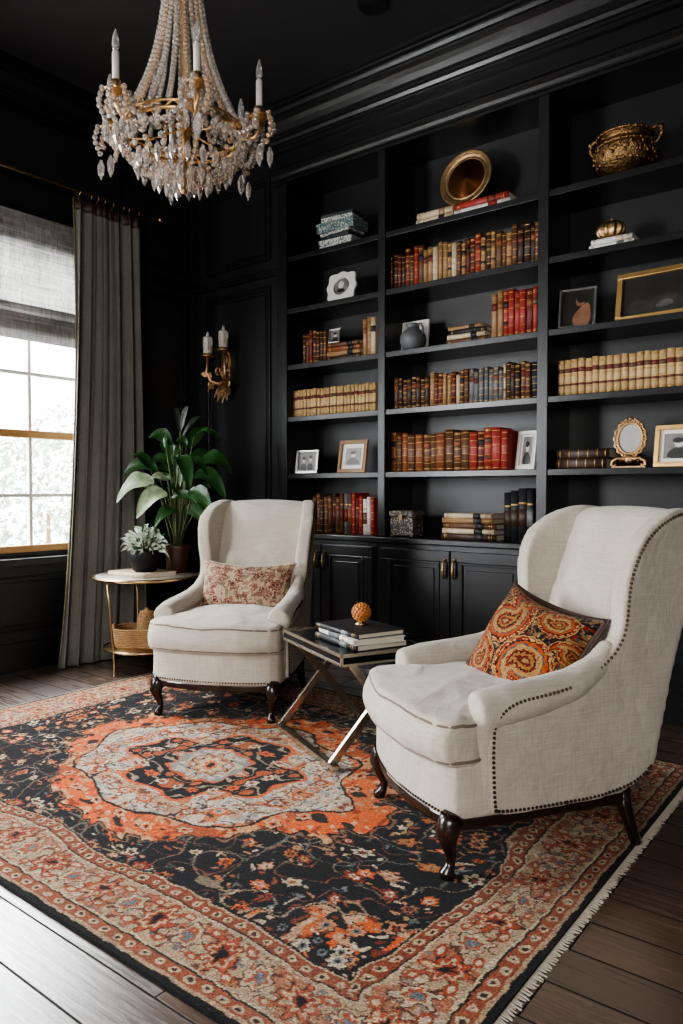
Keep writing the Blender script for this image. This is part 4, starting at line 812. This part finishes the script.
# ------------------------------------------------------------------ curtain, rod, shade
XC=XL+.165
ROD=thing('curtain_rod','thin brass curtain rod above the window','curtain rod',(XC,2.2,3.08))
m=MB(); m.tube([(0,-1.25,0),(0,1.25,0)],.012,12); m.build('rod',M['brass'],ROD)
for s in (-1,1): m=MB(); m.ball((0,s*1.27,0),.024,12); m.build('finial',M['brass'],ROD)
for y in (-1.1,1.18): m=MB(); m.bar((-.165,y,0),(0,y,0),.014,.014); m.box(-.165,-.155,y-.03,y+.03,-.04,.04); m.build('bracket',M['brass'],ROD)
CU=thing('curtain','heavy grey floor-length curtain hanging at right side of window','curtain',(XC,3.045,0)); NF=5.5
def cf(u,v):
    fl=(1-v)**2.2
    y=(-.25+.50*u)*(1.0+.04*(1-v)+.05*fl) - (.03+.10*(1-u))*fl*1.0; amp=.036*(.6+.4*(1-v))*(.7+.3*math.sin(7*u+2)); ph=2*PI*NF*u+.9*math.sin(3.2*v+4*u)+1.1*math.sin(6*u)
    return (amp*math.sin(ph)+.010*math.sin(2.3*ph+2+2*v)-.01+.03*fl*u,y+.012*math.sin(ph*2),.006+3.03*v)
m=MB(); m.grid(150,40,cf); m.build('fabric',M['curtain'],CU,solid=.004,fixn=False)
m=MB(); m.tube([Vector(cf(0,k/26))+Vector((0,-.004,.004)) for k in range(27)],.008,6); m.build('edge_trim',BM['olive'],CU)
m=MB()
def hf(u,v): x,y,z=cf(u,.975+.025*v); return (x*1.12,y,z+.003)
m.grid(130,2,hf); m.build('heading_tape',BM['dark brown'],CU,solid=.008,fixn=False)
for k in range(8):
    u=(k+.5)/8; x,y,z=cf(u,1); g=MB(); g.tube([(.022*math.cos(2*PI*j/18),y,3.08-.006+.024*math.sin(2*PI*j/18)) for j in range(18)],.0035,6,True); g.tube([(0,y,3.052),(x*.5,y,3.03)],.003,5); g.build('ring',M['brass'],CU)
SH=thing('roman_shade','grey woven roman shade half lowered over the window','window shade',(XL+.015,2.15,2.08))
hw=.84
m=MB(); m.grid(1,24,lambda u,v:(.035+.006*math.sin(v*24*1.3),-hw+2*hw*u,.20+.55*v)); m.build('panel',M['shade'],SH,fixn=False)
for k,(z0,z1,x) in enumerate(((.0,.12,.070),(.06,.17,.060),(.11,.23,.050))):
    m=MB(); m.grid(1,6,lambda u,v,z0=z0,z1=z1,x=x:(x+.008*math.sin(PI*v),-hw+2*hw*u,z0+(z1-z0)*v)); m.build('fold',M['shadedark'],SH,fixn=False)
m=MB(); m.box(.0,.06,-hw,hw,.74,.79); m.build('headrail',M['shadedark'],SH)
# ------------------------------------------------------------------ sconce
sp=at_y(226,362,YS)
SC=thing('wall_sconce','gilt scrolled wall sconce with two ivory candles beside bookcase','sconce',(sp.x+.015,YS,2.10))
AG=M['antique']
m=MB(); m.prism(chaikin([(-.05,.03),(-.04,.10),(0,.16),(.04,.10),(.055,.03),(.05,-.06),(.035,-.16),(.01,-.25),(-.01,-.25),(-.03,-.16),(-.045,-.06)],2),'y',-.02,0); m.ball((0,-.025,.03),.04,12,(1,.6,1.4)); m.ball((0,-.03,-.10),.032,10,(1,.6,1.8)); m.ball((0,-.025,-.20),.022,10,(1,.7,1.6)); m.build('backplate',AG,SC,bev=.004)
def spiral(cx,cz,r0,a0,turns,y,n=14): return [(cx+r0*(1-.75*i/n)*math.cos(a0+turns*2*PI*i/n),y,cz+r0*(1-.75*i/n)*math.sin(a0+turns*2*PI*i/n)) for i in range(n+1)]
for s,hh in ((-1,0.035),(1,.06)):
    m=MB(); m.tube([(0,-.02,-.10),(s*.03,-.06,-.15),(s*.075,-.10,-.13),(s*.10,-.12,-.06),(s*.085,-.12,.0+hh)],[.016,.015,.014,.012,.013],8)
    sp1=[(s*x,y_,z_) for x,y_,z_ in spiral(.085,-.16,.036,PI*.5,-1.1,-.085)]; m.tube(sp1,[.012-.0005*i for i in range(len(sp1))],7)
    sp2=[(s*x,y_,z_) for x,y_,z_ in spiral(.045,-.045,.034,PI*1.5,1.1,-.05)]; m.tube(sp2,[.011-.0005*i for i in range(len(sp2))],7)
    m.tube([(s*.10,-.115,-.07),(s*.125,-.12,-.085),(s*.135,-.12,-.06),(s*.122,-.12,-.05)],[.009,.008,.006,.004],6)
    ar=m.build('arm',AG,SC)
    for t_ in ((.05,-.085,-.15,.05,-.05),(.095,-.115,-.09,.045,.02),(.075,-.10,-.13,-.02,.07)):
        lf=MB(); leaf(lf,(s*t_[0],t_[1],t_[2]),(s*(t_[0]+t_[3]),t_[1]-.025,t_[2]+t_[4]),.022,nh=(0,-1,.2)); lf.build('leaf',AG,ar,solid=.004,fixn=False)
    m=MB(); m.lathe([(0,0),(.014,0),(.045,.018),(.050,.026),(.03,.028),(.032,.045),(.026,.045),(0,.04)],16,(s*.085,-.12,hh)); m.build('candle_cup',AG,ar)
    m=MB(); m.lathe([(0,0),(.034,0),(.033,.10),(.038,.112),(.032,.125),(.022,.112),(0,.110)],16,(s*.085,-.12,hh+.042)); m.lathe([(0,.108),(.009,.110),(.014,.135),(.008,.155),(0,.168)],10,(s*.085,-.12,hh+.042))
    for j,Ld in enumerate((.05,.085,.035,.065,.045,.09)):
        a_=j*1.047+.3; x_,y_=s*.085+.035*math.cos(a_),-.12+.035*math.sin(a_); m.tube([(x_,y_,hh+.156),(x_,y_,hh+.156-Ld*.6),(x_,y_,hh+.156-Ld)],[.005,.0055,.0075],6)
    m.build('candle',M['candle'],SC)
for a_ in (-.95,-.5,0,.5,.95):
    m=MB(); leaf(m,(0,-.015,-.17),(.10*math.sin(a_)*1.1,-.055,-.17-.12*math.cos(a_)),.034,nh=(0,-1,.2)); m.build('acanthus_leaf',AG,SC,solid=.006,fixn=False)
for a_ in (-.7,0,.7):
    m=MB(); leaf(m,(0,-.015,.08),(.09*math.sin(a_),-.045,.08+.12*math.cos(a_)),.032,nh=(0,-1,.2)); m.build('acanthus_leaf',AG,SC,solid=.006,fixn=False)
# ------------------------------------------------------------------ chandelier
CX,CY=-2.225,1.895
CHN=thing('chandelier','beaded crystal chandelier with gilt ring and candle arms hanging from ceiling','chandelier',(CX,CY,ZC))
def cm(): m=MB(); m.M=Matrix.Translation((0,0,-ZC)); return m
def strand(m,pts,r0,step=None,r1=None):
    pts=[Vector(p) for p in pts]; step=step or r0*1.95; acc=0; tot=sum((b-a).length for a,b in zip(pts,pts[1:])); done=0
    for a,b in zip(pts,pts[1:]):
        L=(b-a).length; d=acc
        while d<L: f=(done+d)/tot; m.bead(a.lerp(b,d/L),r0+( (r1-r0)*f if r1 else 0)); d+=step
        acc=d-L; done+=L
m=cm(); m.lathe([(0,ZC-.045),(.02,ZC-.045),(.055,ZC-.03),(.065,ZC-.004),(0,ZC-.002)],24); m.build('ceiling_canopy',M['gilt'],CHN)
m=cm()
for k in range(12):
    z=ZC-.06-k*.034
    m.tube([((.011*math.cos(2*PI*j/12) if k%2 else 0),(0 if k%2 else .011*math.cos(2*PI*j/12)),z+.022*math.sin(2*PI*j/12)) for j in range(12)],.003,5,True)
m.build('chain',M['gilt'],CHN)
ZRG=2.485; RRG=.22; ZT=3.22
m=cm(); m.lathe([(0,2.27),(.010,2.275),(.013,2.285),(.006,2.30),(.014,2.32),(.022,2.345),(.012,2.39),(.018,2.43),(.028,2.50),(.018,2.56),(.009,2.62),(.008,2.95),(.018,3.0),(.010,3.06),(.010,3.22),(.045,3.25),(.05,3.28),(.02,3.32),(0,3.34)],18); m.build('center_stem',M['gilt'],CHN)
def ring(R,z): return [(R*math.cos(2*PI*k/60),R*math.sin(2*PI*k/60),z) for k in range(60)]
m=cm(); m.tube(ring(RRG,ZRG),.007,8,True); m.tube(ring(RRG,ZRG+.026),.0045,6,True)
m.tube([(RRG*math.cos(2*PI*k/120),RRG*math.sin(2*PI*k/120),ZRG+.013+.011*math.sin(20*2*PI*k/120)) for k in range(120)],.0035,5,True)
for k in range(5):
    a_=2*PI*k/5; m.tube([(.015*math.cos(a_),.015*math.sin(a_),2.51),(.13*math.cos(a_),.13*math.sin(a_),2.475),(RRG*math.cos(a_),RRG*math.sin(a_),ZRG)],.0035,6)
m.build('ring_frame',M['gilt'],CHN)
m=cm(); m.tube([(.06*math.cos(2*PI*k/24),.06*math.sin(2*PI*k/24),ZT) for k in range(24)],.008,6,True); m.build('crown_ring',M['gilt'],CHN)
NS=20
for k in range(NS):
    a_=2*PI*k/NS; c,s=math.cos(a_),math.sin(a_); m=cm(); pts=[]
    for i in range(17):
        t=i/16; rr_=.055+(RRG-.055)*(.20*t+.80*t**3.0); z=ZT+(ZRG+.03-ZT)*t; pts.append((rr_*c,rr_*s,z))
    strand(m,pts,.0090,.0190,.0130); m.build('bead_strand',M['crystal' if k%3 else 'crystalw'],CHN)
for k in range(20):
    a_=2*PI*(k+.5)/20; c,s=math.cos(a_),math.sin(a_); m=cm(); pts=[]
    for i in range(13): t=i/12*1.45; rr_=RRG*math.cos(t)+.01; z=ZRG-.012-.15*math.sin(t); pts.append((rr_*c,rr_*s,z))
    strand(m,pts,.0135,.0260,.0110); m.build('bead_strand',M['crystal' if k%3 else 'crystalw'],CHN)
dm=MB(); dm.lathe([(0,.014),(.004,.012),(.013,-.010),(.011,-.034),(0,-.058)],6,sm=False); drop=dm.mesh('crystal_drop',[M['crystal']])
def add_drop(x,y,z,sc=1.0): o=bpy.data.objects.new('crystal_drop',drop); COLL.objects.link(o); o.parent=CHN; o.location=(x,y,z-ZC); o.scale=(sc,sc,sc); o.rotation_euler.z=random.uniform(0,3)
for k in range(28): a_=2*PI*k/28; add_drop(RRG*1.03*math.cos(a_),RRG*1.03*math.sin(a_),ZRG-.024,1.0)
for k in range(20): a_=2*PI*k/20; add_drop(.175*math.cos(a_),.175*math.sin(a_),ZRG-.105,1.0)
for k in range(14): a_=2*PI*k/14; add_drop(.10*math.cos(a_),.10*math.sin(a_),ZRG-.147,1.0)
for k in range(6): a_=2*PI*k/6; add_drop(.035*math.cos(a_),.035*math.sin(a_),ZRG-.16,1.0)
base_a=math.atan2(-CY,-CX)+math.radians(9)
for k in range(6):
    a_=base_a+2*PI*k/6; c,s=math.cos(a_),math.sin(a_); RA=.295; zc=2.525
    apts=[(RRG*c,RRG*s,ZRG+.01),(.24*c,.24*s,ZRG-.03),(.275*c,.275*s,ZRG-.025),(RA*c+.006*c,RA*s,ZRG+.005),(RA*c,RA*s,zc)]
    m=cm(); m.tube(apts,[.006,.006,.006,.006,.006],8)
    m.tube([(.255*c,.255*s,ZRG-.025),(.24*c,.24*s,ZRG+.03),(.252*c,.252*s,ZRG+.055),(.265*c,.265*s,ZRG+.045)],[.005,.004,.004,.003],6); arm=m.build('arm',M['gilt'],CHN)
    m=cm(); m.lathe([(0,zc-.01),(.010,zc-.008),(.028,zc+.006),(.038,zc+.014),(.032,zc+.017),(.014,zc+.012),(.014,zc+.03),(.017,zc+.045),(.013,zc+.045),(0,zc+.04)],16,(RA*c,RA*s,0)); m.build('candle_cup',M['gilt'],arm)
    m=cm(); m.lathe([(0,zc+.04),(.0125,zc+.04),(.0125,zc+.14),(.009,zc+.145),(0,zc+.145)],12,(RA*c,RA*s,0)); m.build('candle_sleeve',M['candle'],arm)
    m=cm(); m.lathe([(0,zc+.14),(.008,zc+.145),(.0135,zc+.165),(.011,zc+.19),(.004,zc+.215),(0,zc+.225)],12,(RA*c,RA*s,0)); m.build('bulb',M['bulb'],arm)
    for j in range(6):
        b_=2*PI*j/6; bx,by=RA*c+.046*math.cos(b_),RA*s+.046*math.sin(b_); L=.06 if j%2 else .10; m=cm(); strand(m,[(bx,by,zc+.012),(bx+.014*math.cos(b_),by+.014*math.sin(b_),zc-L*.4),(bx-.012*math.cos(b_),by-.012*math.sin(b_),zc-L)],.0115,.0215); m.build('bead_strand',M['crystal' if j%3 else 'crystalw'],CHN)
    m=cm(); strand(m,[(p[0]-.010*s,p[1]+.010*c,p[2]-.004) for p in apts],.0080,.017); m.build('bead_strand',M['crystal'],CHN)
    add_drop(RA*c,RA*s,zc-.105,1.2); add_drop(RA*c+.04*c,RA*s+.04*s,zc-.118,1.1)
    a2=base_a+2*PI*(k+1)/6; A=Vector((RA*c,RA*s,zc)); B=Vector((RA*math.cos(a2),RA*math.sin(a2),zc)); m=cm()
    strand(m,[A.lerp(B,t/10)-Vector((0,0,.10*math.sin(PI*t/10))) for t in range(11)],.0115,.0235); m.build('bead_strand',M['crystal'],CHN)
    m=cm(); strand(m,[A.lerp(Vector((.07*c,.07*s,2.90)),t/10)-Vector((.06*c*math.sin(PI*t/10),.06*s*math.sin(PI*t/10),.14*math.sin(PI*t/10))) for t in range(11)],.0095,.0205); m.build('bead_strand',M['crystal'],CHN)
# ------------------------------------------------------------------ recessed ceiling light
lp=at_z(372,3,ZC); r=thing('recessed_light','small round recessed light in the dark ceiling','ceiling light',(lp.x,lp.y,ZC))
m=MB(); m.lathe([(.05,-.001),(.085,-.001),(.085,-.010),(.075,-.014),(.055,-.006)],28); m.build('trim_ring',M['black'],r)
m=MB(); m.lathe([(0,-.002),(.055,-.002),(.055,-.005),(0,-.006)],24); m.build('lens',M['stone'],r)
# ------------------------------------------------------------------ outdoors
m=MB(); m.box(-16,XL-.16,-6,14,-.35,-.30); struct(m.build('ground',M['lawn']))
for (x,y,h,rw,l) in ((-7.6,4.5,1.75,.75,'pale leafy shrub outside, seen through lower window panes'),(-9.2,2.8,1.2,.7,'lower leafy shrub outside, left through the window'),(-11.3,7.3,2.6,1.1,'tall leafy tree outside, farthest beyond the window')):
    r=thing('shrub',l,'shrub',(x,y,-.30)); m=MB()
    for k in range(1500):
        a_=random.uniform(0,2*PI); zf=random.uniform(-1,1); rr_=random.uniform(.55,1)**.5; q2=math.sqrt(1-zf*zf)
        p=Vector((rw*rr_*q2*math.cos(a_),rw*rr_*q2*math.sin(a_),.3+h*.55+h*.5*rr_*zf)); d=Vector((random.uniform(-1,1),random.uniform(-1,1),random.uniform(-.6,.8))).normalized(); e=d.cross(Vector((random.random(),random.random(),1))).normalized()
        m.add([p,p+d*.05+e*.03,p+d*.11,p+d*.05-e*.03],[(0,1,2,3)])
    m.build('foliage',M['shrub'],r,fixn=False); m=MB(); m.tube([(0,0,0),(.02,0,.3),(0,.02,h*.7)],[.05,.04,.02],8); m.build('trunk',M['woodframe'],r)
# ------------------------------------------------------------------ light
wd=bpy.data.worlds.new('sky'); scene.world=wd; wd.use_nodes=True; bg=wd.node_tree.nodes['Background']; bg.inputs[0].default_value=(.93,.97,1,1); bg.inputs[1].default_value=12.0
def area(name,loc,target,sx,sy,e,col=(1,1,1)):
    l=bpy.data.lights.new(name,'AREA'); l.shape='RECTANGLE'; l.size=sx; l.size_y=sy; l.energy=e; l.color=col; o=bpy.data.objects.new(name,l); COLL.objects.link(o); o.location=loc
    o.rotation_euler=(Vector(target)-Vector(loc)).to_track_quat('-Z','Y').to_euler(); return o
area('window_daylight',(-5.5,2.0,3.3),(-2.2,2.1,.3),2.4,1.8,560,(.95,.98,1))
area('added_window_fill',(-4.85,-.6,1.75),(-1.5,1.6,.9),1.7,1.9,360,(.97,.98,1))  # added fill lamp from camera left, behind the unseen added window
area('room_fill',(.4,-2.3,2.0),(-1.8,2.6,1.0),2.2,1.6,165,(1,.97,.93))
